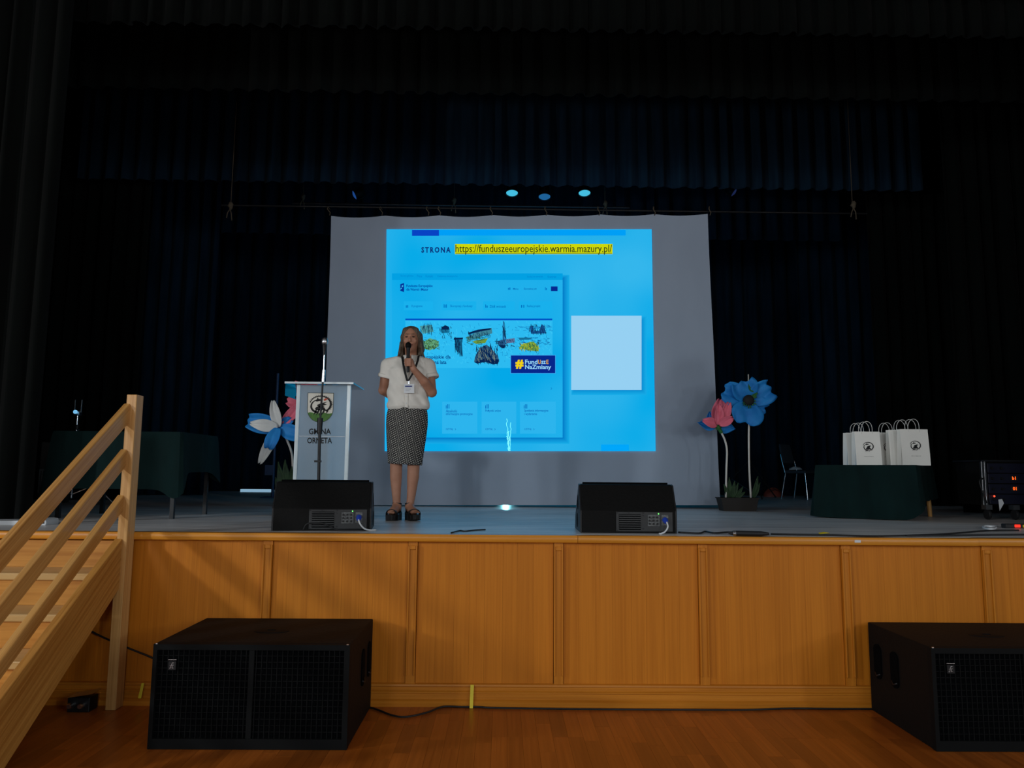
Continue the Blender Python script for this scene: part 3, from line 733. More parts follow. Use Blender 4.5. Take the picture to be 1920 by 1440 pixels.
def lamp(px, py, label, glint, tilt=0.0, sz=1.0):
    p = at(px, py, yl + .3)
    t = thing('stage_lamp', label, 'spotlight', (p.x, p.y, p.z), 0, 'stage lamps under the border')
    m = Matrix.Rotation(R(tilt), 4, 'Y') @ Matrix.Rotation(R(-14), 4, 'X') @ Matrix.Scale(sz, 4)
    MB().lathe([(.05, .20), (.075, .17), (.085, .05), (.10, 0), (.094, 0), (.08, .05), (.02, .12)], 18, m, False).build('can', M['blackpl'], t, smooth='auto')
    MB().lathe([(.001, -.016), (.04, -.012), (.075, .004), (.088, .014)], 18, m, False).build('lens', emat(glint, 1.0), t, smooth=True)  # projector light reflected in the lens, painted as emission
    MB().tube([m @ Vector((-.11, 0, .07)), m @ Vector((-.11, 0, .2)), (0, 0, .30), m @ Vector((.11, 0, .2)), m @ Vector((.11, 0, .07))], .008, 6).build('yoke', M['darkmetal'], t)
    MB().tube([(0, 0, .28), (0, 0, .9)], .008, 6).build('hanger', M['darkmetal'], t)
    MB().lathe([(.022, .0), (.022, .03)], 8, Matrix.Translation((.0, -.10, .2))).build('clamp_bolt', M['chrome'], t)
lamp(664, 366, 'stage lamp turned sideways left of the slide', (26, 66, 130), 60, .8)
lamp(960, 363, 'left one of three bright lamps above the slide', (70, 190, 225), 0)
lamp(1021, 370, 'middle lamp of three above the slide, dimmer and lower', (30, 96, 150), 0)
lamp(1096, 363, 'right one of three bright lamps above the slide', (70, 190, 225), 0)
lamp(1377, 361, 'faint lamp hanging right of the screen top', (24, 34, 70), -50, .8)
# ================================================================== STAGE MONITORS
M['ctlgrey'] = pmat('mottled_control_plate', (.16, .17, .17), (.04, .042, .045), 90, rough=.5)
def monitor(label, cable_side, x0, x1, yb, rotz):
    w = (x1 - x0); t = thing('stage_monitor', label, 'loudspeaker', ((x0 + x1) / 2, yb + .22, H), rotz, 'wedge monitors on the stage edge')
    prof = [(-.22, .0), (-.22, .150), (-.115, .322), (-.075, .330), (.215, .085), (.235, .0)]
    MB().prism(prof, -w / 2 + .012, w / 2 - .012, 'x').build('cabinet', M['blackbox'], t, bevel=.004)
    for s in (-1, 1):
        xo = s * w / 2; ck = [(p[0] * 1.0, p[1]) for p in prof]
        c = MB().prism(ck, xo - s * .012, xo, 'x').build('side_cheek', M['blackpl'], t, bevel=.003)
        for (yy, zz) in ((-.03, .2), (.02, .07)):
            MB().prism([(yy + .035 * math.cos(a * PI / 8), zz + .05 * math.sin(a * PI / 8)) for a in range(16)], xo, xo + s * .002, 'x').build('grip_hole', M['foam'], c)
    gr = MB().prism([(-.070, .336), (-.062, .341), (.214, .094), (.208, .088)], -w / 2 + .03, w / 2 - .03, 'x').build('grille', M['grille'], t)
    yp = -.2205
    pn = MB().box(-.085, w / 2 - .03, yp - .004, yp + .002, .012, .143).build('amp_panel', M['amp'], t, bevel=.002)
    MB().box(-.066, .082, yp - .0048, yp - .0035, .022, .128).build('vent_back', M['foam'], pn)
    for k in range(7):
        z = .030 + k * .0145
        MB().box(-.066, .082, yp - .012, yp - .0042, z, z + .0075).build('vent_slat', M['amp'], pn)
    for (x, z) in ((-.078, .136), (0.0, .137), (.10, .137), (.10, .118), (.10, .03), (-.078, .02)):
        MB().lathe([(.004, 0), (.004, .003)], 8, Matrix.Translation((x, yp - .004, z)) @ Matrix.Rotation(R(90), 4, 'X')).build('screw', M['blackpl'], pn)
    cx = w / 2 - .165
    ctl = MB().box(cx - .035, cx + .045, yp - .008, yp - .003, .050, .125).build('control_plate', M['ctlgrey'], pn)
    for i in range(3):
        for j in range(3):
            MB().lathe([(.007, 0), (.006, .010), (.0, .010)], 10, Matrix.Translation((cx - .022 + i * .026, yp - .008, .064 + j * .022)) @ Matrix.Rotation(R(90), 4, 'X')).build('knob', M['blackpl'], ctl)
    MB().lathe([(.0045, 0), (.004, .004), (.0, .006)], 10, Matrix.Translation((cx + .038, yp - .008, .132)) @ Matrix.Rotation(R(90), 4, 'X')).build('power_light', emat((120, 255, 120), 1.6), pn)
    pc = MB().box(cx + .058, cx + .105, yp - .006, yp - .002, .055, .125).build('socket_plate', M['ctlgrey'], pn)
    plug = MB().lathe([(.019, 0), (.019, .012), (.014, .035), (.010, .045)], 14, Matrix.Translation((cx + .082, yp - .006, .092)) @ Matrix.Rotation(R(90), 4, 'X') @ Matrix.Rotation(R(20), 4, 'X')).build('blue_plug', M['blue_pl'], pn, smooth='auto')
    lab(plug, 'blue round plug')
    if cable_side > 0:
        pts = [(cx + .082, yp - .05, .078), (cx + .095, yp - .065, .05), (cx + .12, yp - .05, .02), (cx + .155, yp - .03, .007), (cx + .20, yp + .00, .006)]
    else:
        pts = [(cx + .085, yp - .05, .08), (cx + .088, yp - .07, .05), (cx + .07, yp - .075, .02), (cx + .04, yp - .085, .006), (cx + .03, yp - .07, .005)]
    pp = smoothpath(pts, 5)
    MB().tube(pp, .0055, 8).build('white_cable', M['white_pl'], plug, smooth=True)
    if cable_side > 0:
        MB().tube(smoothpath([(-.12, yp - .012, .006), (-.09, yp - .02, .05), (0, yp - .022, .052), (.06, yp - .025, .03), (.12, yp - .03, .008), (.3, yp - .02, .006)], 5), .0045, 8).build('black_cable', M['rubber'], t, smooth=True)
    return t
monitor('black wedge stage monitor in front of the lectern', 1, -1.575, -.915, .15, R(7))
xm0, xm1 = at(1089, 990, .16).x, at(1270, 990, .16).x
monitor('black wedge stage monitor in front of the screen centre right', -1, xm0, xm1, .155, R(-1))

# ================================================================== LECTERN
YL = 1.35
lc = at(601, 900, YL)
lec = thing('lectern', 'clear acrylic lectern with white front board and town crest', 'lectern', (lc.x, YL, H))
wx = .5 * (at(648, 800, YL).x - at(553, 800, YL).x)
zt = at(600, 722, YL).z - H
MB().box(-wx + .018, wx - .018, -.006, .004, .02, zt).build('front_board', M['sign_white'], lec)
for s in (-1, 1):
    MB().box(s * wx - .016, s * wx + .016, -.012, .010, .02, zt + .005).build('edge_rail', M['acrylic_edge'], lec, bevel=.004)
MB().box(-wx - .10, wx + .05, -.075, .40, zt + .004, zt + .016, Matrix.Rotation(R(0), 4, 'X')).build('top_shelf', M['acrylic'], lec)
MB().box(-wx - .10, wx + .05, -.079, -.074, zt + .002, zt + .018).build('shelf_edge', M['acrylic_edge'], lec)
MB().box(-wx - .10, -wx - .094, -.074, .40, zt - .10, zt + .004).build('shelf_wing', M['acrylic'], lec)
MB().box(-.06, .06, .02, .30, .02, zt + .004).build('rear_column', M['acrylic'], lec)
MB().box(-wx - .03, wx + .03, -.03, .38, .0, .02).build('base_plate', M['acrylic_edge'], lec, bevel=.004)
ypl = -.0066
zc = lambda py: at(600, py, YL - .007).z - H
sx_ = 1400 / (YL + 5)
def cr(u, v, layer=0):
    """crest drawing: u right, v up, both in crest half-widths"""
    return (cxr + u * cw, ypl - .0008 * (layer + 1), czr + v * cw)
cw = 24.5 / sx_; cxr = at(601, 765, YL).x - lc.x; czr = zc(764)
def shield(s, top=1.13, k=1.0):
    pts = [(-s, top), (s, top)]
    for i in range(0, 17):
        a = PI * i / 16; pts.append((s * math.cos(a), -.15 * k - (s + .0) * math.sin(a)))
    return pts
def cpoly(pts, mat, layer, name='crest_shape', par=None):
    return MB().add([cr(p[0], p[1], layer) for p in pts], [tuple(range(len(pts)))]).build(name, mat, par or lec, fix=False)
crest = cpoly(shield(1.0), pmat('crest_border', (.05, .07, .06)), 0, 'crest')
lab(crest, 'town crest with a black dragon over a green hill')
cpoly(shield(.955, 1.085), pmat('crest_field', (.70, .67, .58)), 1, 'crest_field', crest)
grn = [(-.955, -.42)] + [(-.955 + 1.91 * i / 10, -.42 + .05 * math.sin(i * 1.3)) for i in range(1, 10)] + [(.955, -.42)] + [p for p in shield(.955, 1.085)[2:] if p[1] < -.42]
cpoly(grn, pmat('crest_green', (.07, .20, .025), (.04, .12, .015), 30), 2, 'crest_hill', crest)
def dragon(mp, scale=1.0, legs=True):
    """black dragon curled into a ring with a spined back, wings and legs; mp maps (u, v)"""
    mb = MB(); n = 44
    def band(a0, a1, r0, w0, w1, cx=0, cy=.28, ry=.82, bulge=0):
        inn, out = [], []
        for i in range(n + 1):
            t = i / n; a = R(a0 + (a1 - a0) * t); ww = w0 + (w1 - w0) * t + bulge * math.sin(PI * t)
            out.append((cx + (r0 + ww) * math.cos(a), cy + ry * (r0 + ww) * math.sin(a))); inn.append((cx + (r0 - ww) * math.cos(a), cy + ry * (r0 - ww) * math.sin(a)))
        for i in range(n): mb.add([mp(*inn[i]), mp(*inn[i + 1]), mp(*out[i + 1]), mp(*out[i])], [(0, 1, 2, 3)])
        return out
    o = band(-48, 172, .86, .085, .022, cy=.22, ry=.80, bulge=.012)
    for i in range(3, n - 2, 2):
        p, q = o[i], o[i + 1]; mx, my = (p[0] + q[0]) / 2, (p[1] + q[1]) / 2
        mb.add([mp(*p), mp(*q), mp(mx + mx * .12, my + (my - .22) * .12)], [(0, 1, 2)])
    band(112, 262, .62, .035, .105, cx=-.14, cy=.06, ry=.86)
    P = lambda *pts: mb.add([mp(*p) for p in pts], [tuple(range(len(pts)))])
    P((-.46, .50), (-.30, .66), (-.05, .66), (.24, .60), (.02, .565), (.14, .50), (-.12, .49), (-.30, .44))      # head with open jaws
    P((-.30, .66), (-.26, .80), (-.16, .665))
    P((-.30, .14), (.02, .30), (.56, .44), (.30, .26), (.54, .20), (.22, .10), (.36, -.02), (-.06, -.06))        # wing
    P((-.34, -.02), (.05, .10), (.40, -.12), (.34, -.26), (-.16, -.30), (-.44, -.20))                            # body
    for k in range(4):                                                                                            # legs, slanting back
        x = -.30 + k * .22; w_ = .055 + .012 * (k % 2)
        P((x - w_, -.20), (x + w_, -.20), (x - .10 + w_ * .8, -.52), (x - .26, -.74), (x - .12 - w_, -.50))
    P((.30, -.16), (.62, -.30), (.70, -.22), (.64, -.44), (.50, -.56), (.52, -.38), (.28, -.26))
    return mb
dragon(lambda u, v: cr(u * .92, v * .9 + .05, 4)).build('crest_dragon', M['ink'], crest, fix=False)
cpoly([(.22, .60), (.42, .74), (.40, .66), (.60, .70), (.42, .56), (.30, .50)], pmat('crest_flame', (.55, .06, .02)), 5, 'crest_flame', crest)
def lpx(px, py): q = at(px, py, YL - .008); return (q.x - lc.x, ypl - .001, q.z - H)
text_fit('GMINA', lpx, 579, 803.5, 620.5, 814.5, bold=.02).build('sign_text', M['ink'], lec, fix=False)
text_fit('ORNETA', lpx, 576, 820.5, 622.5, 831.5, bold=.02).build('sign_text', M['ink'], lec, fix=False)
MB().box(-wx + .02, wx - .02, ypl - .0012, ypl, zc(818.6), zc(817.8)).build('board_crease', M['white_pl'], lec)

# ================================================================== MICROPHONE STAND AT THE LECTERN
YM = 1.02
mb_ = at(597, 985, YM); mtop = at(608, 662, YM)
ms = thing('microphone_stand', 'black microphone stand in front of the lectern crest', 'microphone stand', (at(597, 950, YM).x, YM, H))
MB().lathe([(.12, 0), (.12, .012), (.03, .024), (.014, .03)], 24).build('base', M['blackpl'], ms, smooth='auto')
bx = wloc(ms).x
pj1 = at(599.5, 800, YM)
MB().tube([(bx, YM, H + .02), pj1], .0125, 10).build('lower_pole', M['blackpl'], ms, world=True, smooth='auto')
MB().tube([pj1 - Vector((0, 0, .05)), pj1 + Vector((.002, 0, .07))], [.02, .024], 12).build('clutch', M['blackpl'], ms, world=True, smooth='auto')
pk = at(606, 705, YM)
MB().tube([pj1 + Vector((.002, 0, .05)), pk], .008, 10).build('upper_pole', M['blackpl'], ms, world=True, smooth='auto')
MB().tube([pk - Vector((.0, 0, .05)), pk + Vector((.002, 0, .05))], .016, 10).build('joint', M['chrome'], ms, world=True, smooth='auto')
MB().tube([pk + Vector((.002, 0, .04)), mtop], .0085, 10).build('gooseneck', M['chrome'], ms, world=True, smooth='auto')
sp_ = at(598, 865, YM)
MB().box(sp_.x - .035, sp_.x + .018, YM - .012, YM + .012, sp_.z - .008, sp_.z + .008).build('cable_clip', M['blackpl'], ms, world=True)
mic = thing('microphone', 'silver tipped microphone on the stand beside the screen edge', 'microphone', tuple(mtop))
MB().lathe([(.011, -.015), (.014, .02), (.019, .065), (.021, .07)], 16).build('handle', M['blackpl'], mic, smooth='auto')
MB().lathe([(.021, .07), (.027, .085), (.027, .105), (.018, .125), (.001, .131)], 16).build('mesh_head', M['steel'], mic, smooth=True)

# ================================================================== GIANT FOAM FLOWERS
def petal(parent, base, tip, width, mat, Y, cup=.05, lean=0.0, ruffle=.008, shape=1.0, name='petal', point=.0, seed=0, nseg=12, push=0.0, blunt=0.0):
    """base/tip measured in the photograph; the petal leans out of its plane and is cupped"""
    A, B = at(*base, Y), at(*tip, Y); rr = random.Random(seed)
    d = B - A; Lh = d.length; d.normalize(); nrm = Vector((0, -1, 0)); s = d.cross(nrm).normalized()
    ph = rr.uniform(0, 6)
    def f(u, v):
        vv = v * 2 - 1
        prof = math.sin(PI * min(1, u ** shape * .97 + .02)) ** .75 if u < 1 else .0
        if blunt: prof = math.sin(PI * (.06 + u * (.94 - .22 * blunt))) ** .6 * (1 - .12 * u)
        if point: prof = prof * (1 - point * u * u)
        wv = width * .5 * max(prof, .02)
        out = lean * math.sin(u * PI * .6) + cup * (vv * vv) * prof * (.4 + .6 * u) + ruffle * math.sin(vv * 7 + ph + u * 3) * u
        p = A + d * (Lh * u) + s * (wv * vv) + nrm * (out + push)
        return p + d * (ruffle * .8 * math.cos(vv * 6 + ph) * u)
    mb = MB().grid(f, nseg, 10)
    o = mb.build(name, mat, parent, smooth=True, world=True, fix=False)
    sl_ = o.modifiers.new('foam', 'SOLIDIFY'); sl_.thickness = .005
    return o
def leaf_blade(parent, base, tip, width, mat, Y, lean, seed=0, name='leaf'): return petal(parent, base, tip, width, mat, Y, .01, lean, .003, .8, name, .4, seed, 8)
def planter(label, px0, px1, py0, py1, Y, n_leaf, group, seed):
    a, b = at(px0, py0, Y), at(px1, py0, Y); c = (a.x + b.x) / 2; w = (b.x - a.x) / 2; h = a.z - H
    t = thing('planter', label, 'planter', (c, Y + .1, H), 0, group)
    MB().add([(-w * .86, -.09, 0), (w * .86, -.09, 0), (w * .86, .09, 0), (-w * .86, .09, 0), (-w, -.11, h), (w, -.11, h), (w, .11, h), (-w, .11, h)], [(3, 2, 1, 0), (0, 1, 5, 4), (1, 2, 6, 5), (2, 3, 7, 6), (3, 0, 4, 7), (4, 5, 6, 7)]).build('trough', M['soil'], t, bevel=.004)
    MB().box(-w - .006, w + .006, -.118, .118, h - .012, h).build('rim', M['soil'], t, bevel=.003)
    return t, c, h
YF = 3.32
pl, pc_, ph_ = planter('dark trough planter at the right foot of the screen', 1352, 1423, 933, 957, YF, 0, 'planters', 1)
for k, (b, tp, wd) in enumerate((((1368, 934), (1366, 895), .06), ((1372, 934), (1376, 902), .06), ((1378, 934), (1392, 912), .05), ((1366, 934), (1356, 908), .05), ((1380, 934), (1396, 922), .05), ((1412, 934), (1420, 893), .06), ((1414, 934), (1424, 905), .04), ((1374, 934), (1383, 905), .05))):
    leaf_blade(pl, b, tp, wd, M['leafdark'], YF + .09, .02, k)
# pink flower
st = thing('foam_flower', 'pink foam flower with blue under petals right of the screen', 'flower', (at(1361, 933, YF + .05).x, YF + .08, at(1361, 934, YF + .05).z + .001), 0, 'giant foam flowers')
yf = YF + .08
MB().tube(smoothpath([at(1361, 934, yf), at(1362, 880, yf), at(1363, 845, yf), at(1359, 825, yf), at(1351, 808, yf), at(1346, 795, yf)], 5), .0115, 10).build('stem', M['stem'], st, world=True, smooth=True)
MB().tube(smoothpath([at(1353, 812, yf), at(1348, 803, yf), at(1343, 795, yf)], 4), [.02] * 4 + [.035] * 4 + [.045], 10).build('calyx', M['leaf'], st, world=True, smooth=True)
for k, (b, tp, wd, ps) in enumerate((((1345, 798), (1311, 792), .16, -.03), ((1345, 798), (1380, 803), .17, -.03), ((1343, 797), (1333, 772), .20, -.05), ((1350, 797), (1369, 775), .18, -.05))):
    petal(st, b, tp, wd, M['blue_petal'], yf, .03, -.02, .01, .9, 'outer_petal', .5, k, push=ps)
for k, (b, tp, wd, ps, ln) in enumerate((((1347, 796), (1352, 748), .215, .0, -.03), ((1343, 797), (1314, 789), .13, .03, .05), ((1346, 797), (1369, 784), .12, .05, .05), ((1345, 797), (1343, 760), .12, .05, .03), ((1351, 793), (1362, 756), .13, .05, .03))):
    petal(st, b, tp, wd, M['pink_petal'], yf, .05, ln, .008, .85, 'petal', .25, 10 + k, push=ps, blunt=.45)
# blue flower
st = thing('foam_flower', 'big blue foam flower with dark centre right of the screen', 'flower', (at(1408, 933, YF + .05).x, YF + .08, at(1408, 934, YF + .05).z + .001), 0, 'giant foam flowers')
MB().tube(smoothpath([at(1408, 934, yf), at(1405, 880, yf), at(1404, 820, yf), at(1404.5, 780, yf), at(1403, 702, yf)], 5), [.0115] * 16 + [.0115, .009, .008, .007, .006], 10).build('stem', M['stem'], st, world=True, smooth=True)
for k, (b, tp, wd, ps, ln) in enumerate((((1400, 754), (1354, 733), .30, .02, .04), ((1400, 752), (1386, 718), .34, .040, .04), ((1402, 752), (1440, 731), .30, .025, .06), ((1403, 755), (1432, 768), .24, .0, .06), ((1400, 755), (1392, 795), .40, .050, .05))):
    petal(st, b, tp, wd, M['blue_petal'], yf, .05, ln, .02, .62, 'petal', .0, 30 + k, push=ps, nseg=14, blunt=1.2)
cc = at(1399, 752, yf) + Vector((0, -.085, 0))
MB().lathe([(.001, .045), (.035, .04), (.062, .015), (.062, -.01), (.03, -.02)], 16, Matrix.Translation(cc) @ Matrix.Rotation(R(90), 4, 'X')).build('flower_centre', M['ink'], st, world=True, smooth=True)
for k in range(9):
    a = R(200 + k * 22 + rnd(-8, 8)); dv = Vector((math.cos(a), -.25, math.sin(a)))
    MB().tube([cc + dv * .035, cc + dv * rnd(.075, .10)], [.005, .007], 6).build('stamen', M['leaf'], st, world=True)
petal(st, (1409, 736), (1400, 714), .09, M['leaf'], yf, .01, .01, .004, .8, 'leaf', .4, 51, push=.07)
petal(st, (1402, 750), (1414, 738), .05, M['leaf'], yf, .01, .02, .004, .8, 'leaf', .4, 52, push=.085)
petal(st, (1378, 786), (1371, 772), .06, M['leaf'], yf, .01, .0, .004, .8, 'leaf', .4, 53, push=-.02)
# left pair beside the lectern
YG = 1.95
pl2, c2_, h2_ = planter('dark trough planter behind the left stage monitor', 523, 590, 942, 964, YG, 0, 'planters', 2)
yg = YG + .08
for k, (b, tp, wd) in enumerate((((536, 945), (523, 866), .10), ((540, 945), (536, 862), .11), ((545, 945), (548, 875), .10), ((532, 945), (518, 895), .08), ((548, 945), (556, 890), .08))):
    leaf_blade(pl2, b, tp, wd, M['leafdark'], yg, .02, 60 + k)
fb = at(550, 945, yg)
st = thing('foam_flower', 'white and blue foam flower left of the lectern', 'flower', (fb.x, yg, fb.z + .003), 0, 'giant foam flowers')
MB().tube(smoothpath([at(550, 945, yg), at(549, 880, yg), at(547, 850, yg), at(538, 825, yg), at(528, 805, yg)], 5), .0105, 10).build('stem', M['stem'], st, world=True, smooth=True)
for k, (b, tp, wd, ps, ln, mt, shp, pt) in enumerate((
        ((526, 802), (466, 789), .20, -.02, .03, 'blue_petal', .7, 0), ((525, 803), (510, 842), .135, .05, .05, 'blue_petal', .75, 0), ((526, 802), (566, 818), .16, .02, .03, 'blue_petal', .75, 0), ((526, 801), (548, 786), .12, .0, .02, 'blue_petal', .8, .2),
        ((525, 801), (517, 753), .115, .04, .03, 'white_petal', .85, .25), ((524, 802), (476, 795), .13, .05, .04, 'white_petal', .85, .25), ((523, 805), (491, 869), .11, .025, .03, 'white_petal', 1.1, .0))):
    petal(st, b, tp, wd, M[mt], yg, .03, ln, .008, shp, 'petal', pt, 70 + k, push=ps, blunt=.9 if mt == 'blue_petal' else .35)
fb = at(575, 945, yg + .06)
st = thing('foam_flower', 'pink foam flower half hidden behind the lectern top', 'flower', (fb.x, yg + .06, fb.z + .003), 0, 'giant foam flowers')
y2 = yg + .06
MB().tube(smoothpath([at(575, 945, y2), at(574, 860, y2), at(572, 790, y2), at(572, 755, y2)], 5), .0105, 10).build('stem', M['stem'], st, world=True, smooth=True)
for k, (b, tp, wd, ps) in enumerate((((572, 754), (549, 722), .20, .0), ((572, 754), (543, 748), .19, .02), ((572, 754), (598, 722), .20, .0), ((572, 752), (604, 745), .18, .02), ((572, 756), (535, 796), .12, .04), ((572, 756), (575, 723), .18, -.03), ((572, 754), (590, 790), .14, .03))):
    petal(st, b, tp, wd, M['pink_petal'], y2, .04, .03, .01, .75, 'petal', .1, 90 + k, push=ps, blunt=.8)

# ================================================================== TABLES UNDER GREEN CLOTHS
def cloth_on(t_loc, rotz, w, d, h, drops, label, name='tablecloth', wave=.012, corner=.0, nper=120, seed=0):
    """drops: front, right, back, left hang; corners hang lower"""
    rr = random.Random(seed); per = []
    hw, hd = w / 2, d / 2; tot = 2 * (w + d)
    for i in range(nper):
        s = tot * i / nper
        if s < w: p, n, e = (-hw + s, -hd), (0, -1), 0; cl = min(s, w - s)
        elif s < w + d: p, n, e = (hw, -hd + s - w), (1, 0), 1; cl = min(s - w, w + d - s)
        elif s < 2 * w + d: p, n, e = (hw - (s - w - d), hd), (0, 1), 2; cl = min(s - w - d, 2 * w + d - s)
        else: p, n, e = (-hw, hd - (s - 2 * w - d)), (-1, 0), 3; cl = min(s - 2 * w - d, tot - s)
        per.append((p, n, e, cl))
    # soften the drop between neighbouring sides
    dr = [drops[q[2]] for q in per]
    for _ in range(4): dr = [(dr[i - 1] + dr[i] + dr[(i + 1) % nper]) / 3 for i in range(nper)]
    nv = 10; mb = MB()
    def f(u, v):
        i = int(round(v * nper)) % nper; p, n, e, cl = per[i]; k = math.exp(-(cl / .10) ** 2)
        hang = dr[i] + corner * k
        if u == 0: return (p[0], p[1], h + .004)
        t = u; off = .006 + t * (wave * (1 + math.sin(i * .55 + seed)) + wave * .8 * math.sin(i * .23 + 2 + seed)) + .03 * k * t
        dx = n[0] + (.7 * math.copysign(1, p[0]) * k if n[0] == 0 else 0); dy = n[1] + (.7 * math.copysign(1, p[1]) * k if n[1] == 0 else 0)
        return (p[0] + dx * off, p[1] + dy * off, h + .004 - hang * t)
    mb.grid(f, nv, nper, wrap=True)
    mb.add([f(0, i / nper) for i in range(nper)], [tuple(range(nper))])
    o = mb.build(name, M['green_cloth'], None, smooth='auto', fix=False)
    o.location = t_loc; o.rotation_euler = (0, 0, rotz)
    return tag(o, label, 'tablecloth', 'green tablecloths')
# left table
tx1 = at(333, 940, 1.2).x; tw, td, th = 1.05, .78, .708
lt_ = thing('table', 'dark legged table under green cloth behind the stair post', 'table', (tx1 - tw / 2, 1.2 + td / 2, H))
MB().box(-tw / 2 + .005, tw / 2 - .005, -td / 2 + .005, td / 2 - .005, th - .03, th).build('tabletop', M['blackpl'], lt_)
for sx in (-1, 1):
    for sy in (-1, 1):
        MB().box(sx * (tw / 2 - .06) - .016, sx * (tw / 2 - .06) + .016, sy * (td / 2 - .05) - .016, sy * (td / 2 - .05) + .016, 0, th - .03).build('leg', M['blackpl'], lt_)
cloth_on((tx1 - tw / 2, 1.2 + td / 2, H), 0, tw, td, th, (.47, .33, .3, .3), 'green cloth hanging unevenly over the left table', corner=.12, seed=1)
# right table, turned
A = Vector((3.04, 2.25, 0)); B = Vector((3.735, 1.73, 0)); dv = (B - A); rw = dv.length; ra = math.atan2(dv.y, dv.x); rd = 1.05; rh = .498
nv_ = Vector((-math.sin(ra), math.cos(ra), 0)); ct = (A + B) / 2 + nv_ * rd / 2
rt = thing('table', 'low table with pale wooden legs under green cloth, right', 'table', (ct.x, ct.y, H), ra)
MB().box(-rw / 2 + .005, rw / 2 - .005, -rd / 2 + .005, rd / 2 - .005, rh - .03, rh).build('tabletop', M['stair_x'], rt)
for sx in (-1, 1):
    for sy in (-1, 1):
        MB().tube([(sx * (rw / 2 - (.05 if sy > 0 else .2)), sy * (rd / 2 - .07 - .06 * (sy < 0)), rh - .03), (sx * (rw / 2 - (.035 if sy > 0 else .19)), sy * (rd / 2 - .05 - .06 * (sy < 0)), 0)], [.028, .02], 12).build('leg', M['stair_z'], rt, smooth='auto')
cloth_on((ct.x, ct.y, H), ra, rw, rd, rh, (.496, .33, .3, .48), 'green cloth reaching the floor under the paper bags', corner=.0, wave=.015, seed=4)

# ================================================================== PAPER BAGS
zb = H + rh + .0055
def bag(px, Y, hgt, label, w=.282, tilt=0.0, emblem=True, d=.10):
    p = at(px, 860, Y)
    t = thing('paper_bag', label, 'bag', (p.x, Y, zb), tilt, 'white paper gift bags')
    hw = w / 2
    b = MB(); n = 8
    sec = lambda v: (hw * (1.0 - .012 * v), d / 2 * (1 - .45 * v ** 1.5))
    rings = []
    for i in range(n + 1):
        v = i / n; a, c = sec(v); g = .012 + .018 * v       # gusset folds inwards on both sides
        rings.append([(-a, -c, hgt * v), (a, -c, hgt * v), (a - g, 0, hgt * v), (a, c, hgt * v), (-a, c, hgt * v), (-a + g, 0, hgt * v)])
    vs = [q for r_ in rings for q in r_]; fs = [tuple(range(5, -1, -1))]
    for i in range(n):
        for k in range(6): fs.append((i * 6 + k, i * 6 + (k + 1) % 6, (i + 1) * 6 + (k + 1) % 6, (i + 1) * 6 + k))
    b.add(vs, fs); body = b.build('bag_body', M['paper'], t, fix=True)
    sd = body.modifiers.new('paper', 'SOLIDIFY'); sd.thickness = .0012
    c1 = d / 2 * .55
    MB().box(-hw + .001, hw - .001, -c1 - .0015, -c1 - .0005 + .0, hgt - .038, hgt - .001).build('top_fold', M['paper'], t)
    for s in (-1, 1):
        y = s * c1; pts = [(-.052, y, hgt - .03), (-.054, y, hgt + .02)]
        for k in range(1, 12):
            a = PI * (1 - k / 12); pts.append((.054 * math.cos(a), y + s * .008 * math.sin(a), hgt + .02 + .078 * math.sin(a)))
        pts += [(.054, y, hgt + .02), (.052, y, hgt - .03)]
        MB().tube(pts, .0028, 6).build('handle', M['paper_edge'], t, smooth=True)
    if emblem:
        yv = lambda v_: -(d / 2 * (1 - .45 * max(0, v_ / hgt) ** 1.5)) - .0022
        em = dragon(lambda u, v: (u * .056, yv(hgt * .52 + v * .056), hgt * .52 + v * .056))
        eo = em.build('dragon_print', M['ink'], t, fix=False)
        ln = MB(); rr = random.Random(int(px))
        for k in range(9):
            x = -.045 + k * .0105; z = hgt * .25; ln.box(x, x + .006 * rr.uniform(.5, 1), yv(z) - .0006, yv(z), z, z + .005)
        ln.build('caption_print', pmat('grey_ink', (.25, .25, .24)), t, fix=False)
    return t
bag(1713, 2.14, .345, 'rightmost front paper bag with full dragon emblem', .27)
bag(1692, 2.26, .345, 'paper bag tucked directly behind the rightmost bag', .27, R(-4))
bag(1663, 2.39, .325, 'paper bag in the middle with half hidden emblem', .28)
bag(1625, 2.25, .325, 'front left paper bag with full dragon emblem', .25)
bag(1609, 2.41, .32, 'leftmost paper bag, at the back of the pair', .26, R(2))

# ================================================================== CHAIR
cp = at(1503, 936, 7.7)
ch = thing('chair', 'dark upholstered chair with chrome legs behind the flowers', 'chair', (cp.x, 7.7, H), R(40))
MB().box(-.21, .21, -.20, .20, .43, .48).build('seat', M['fabric_seat'], ch, bevel=.02)
MB().add([(-.20, .20, .60), (.20, .20, .60), (.20, .235, .60), (-.20, .235, .60), (-.17, .27, .93), (.17, .27, .93), (.17, .30, .93), (-.17, .30, .93)], [(3, 2, 1, 0), (4, 5, 6, 7), (0, 1, 5, 4), (1, 2, 6, 5), (2, 3, 7, 6), (3, 0, 4, 7)]).build('backrest', M['fabric_seat'], ch, bevel=.015)
for sx in (-1, 1):
    MB().tube([(sx * .19, -.18, .44), (sx * .21, -.22, 0)], .013, 10).build('leg', M['chrome'], ch, smooth='auto')
    MB().tube([(sx * .19, .17, .44), (sx * .21, .25, 0)], .013, 10).build('leg', M['chrome'], ch, smooth='auto')
    MB().tube([(sx * .205, .17, .44), (sx * .205, .215, .62), (sx * .19, .25, .75)], .012, 10).build('back_post', M['chrome'], ch, smooth='auto')
pp_ = thing('paper_scrap', 'crumpled white paper on the dark chair seat', 'paper', (cp.x - .14, 7.62, H + .485))
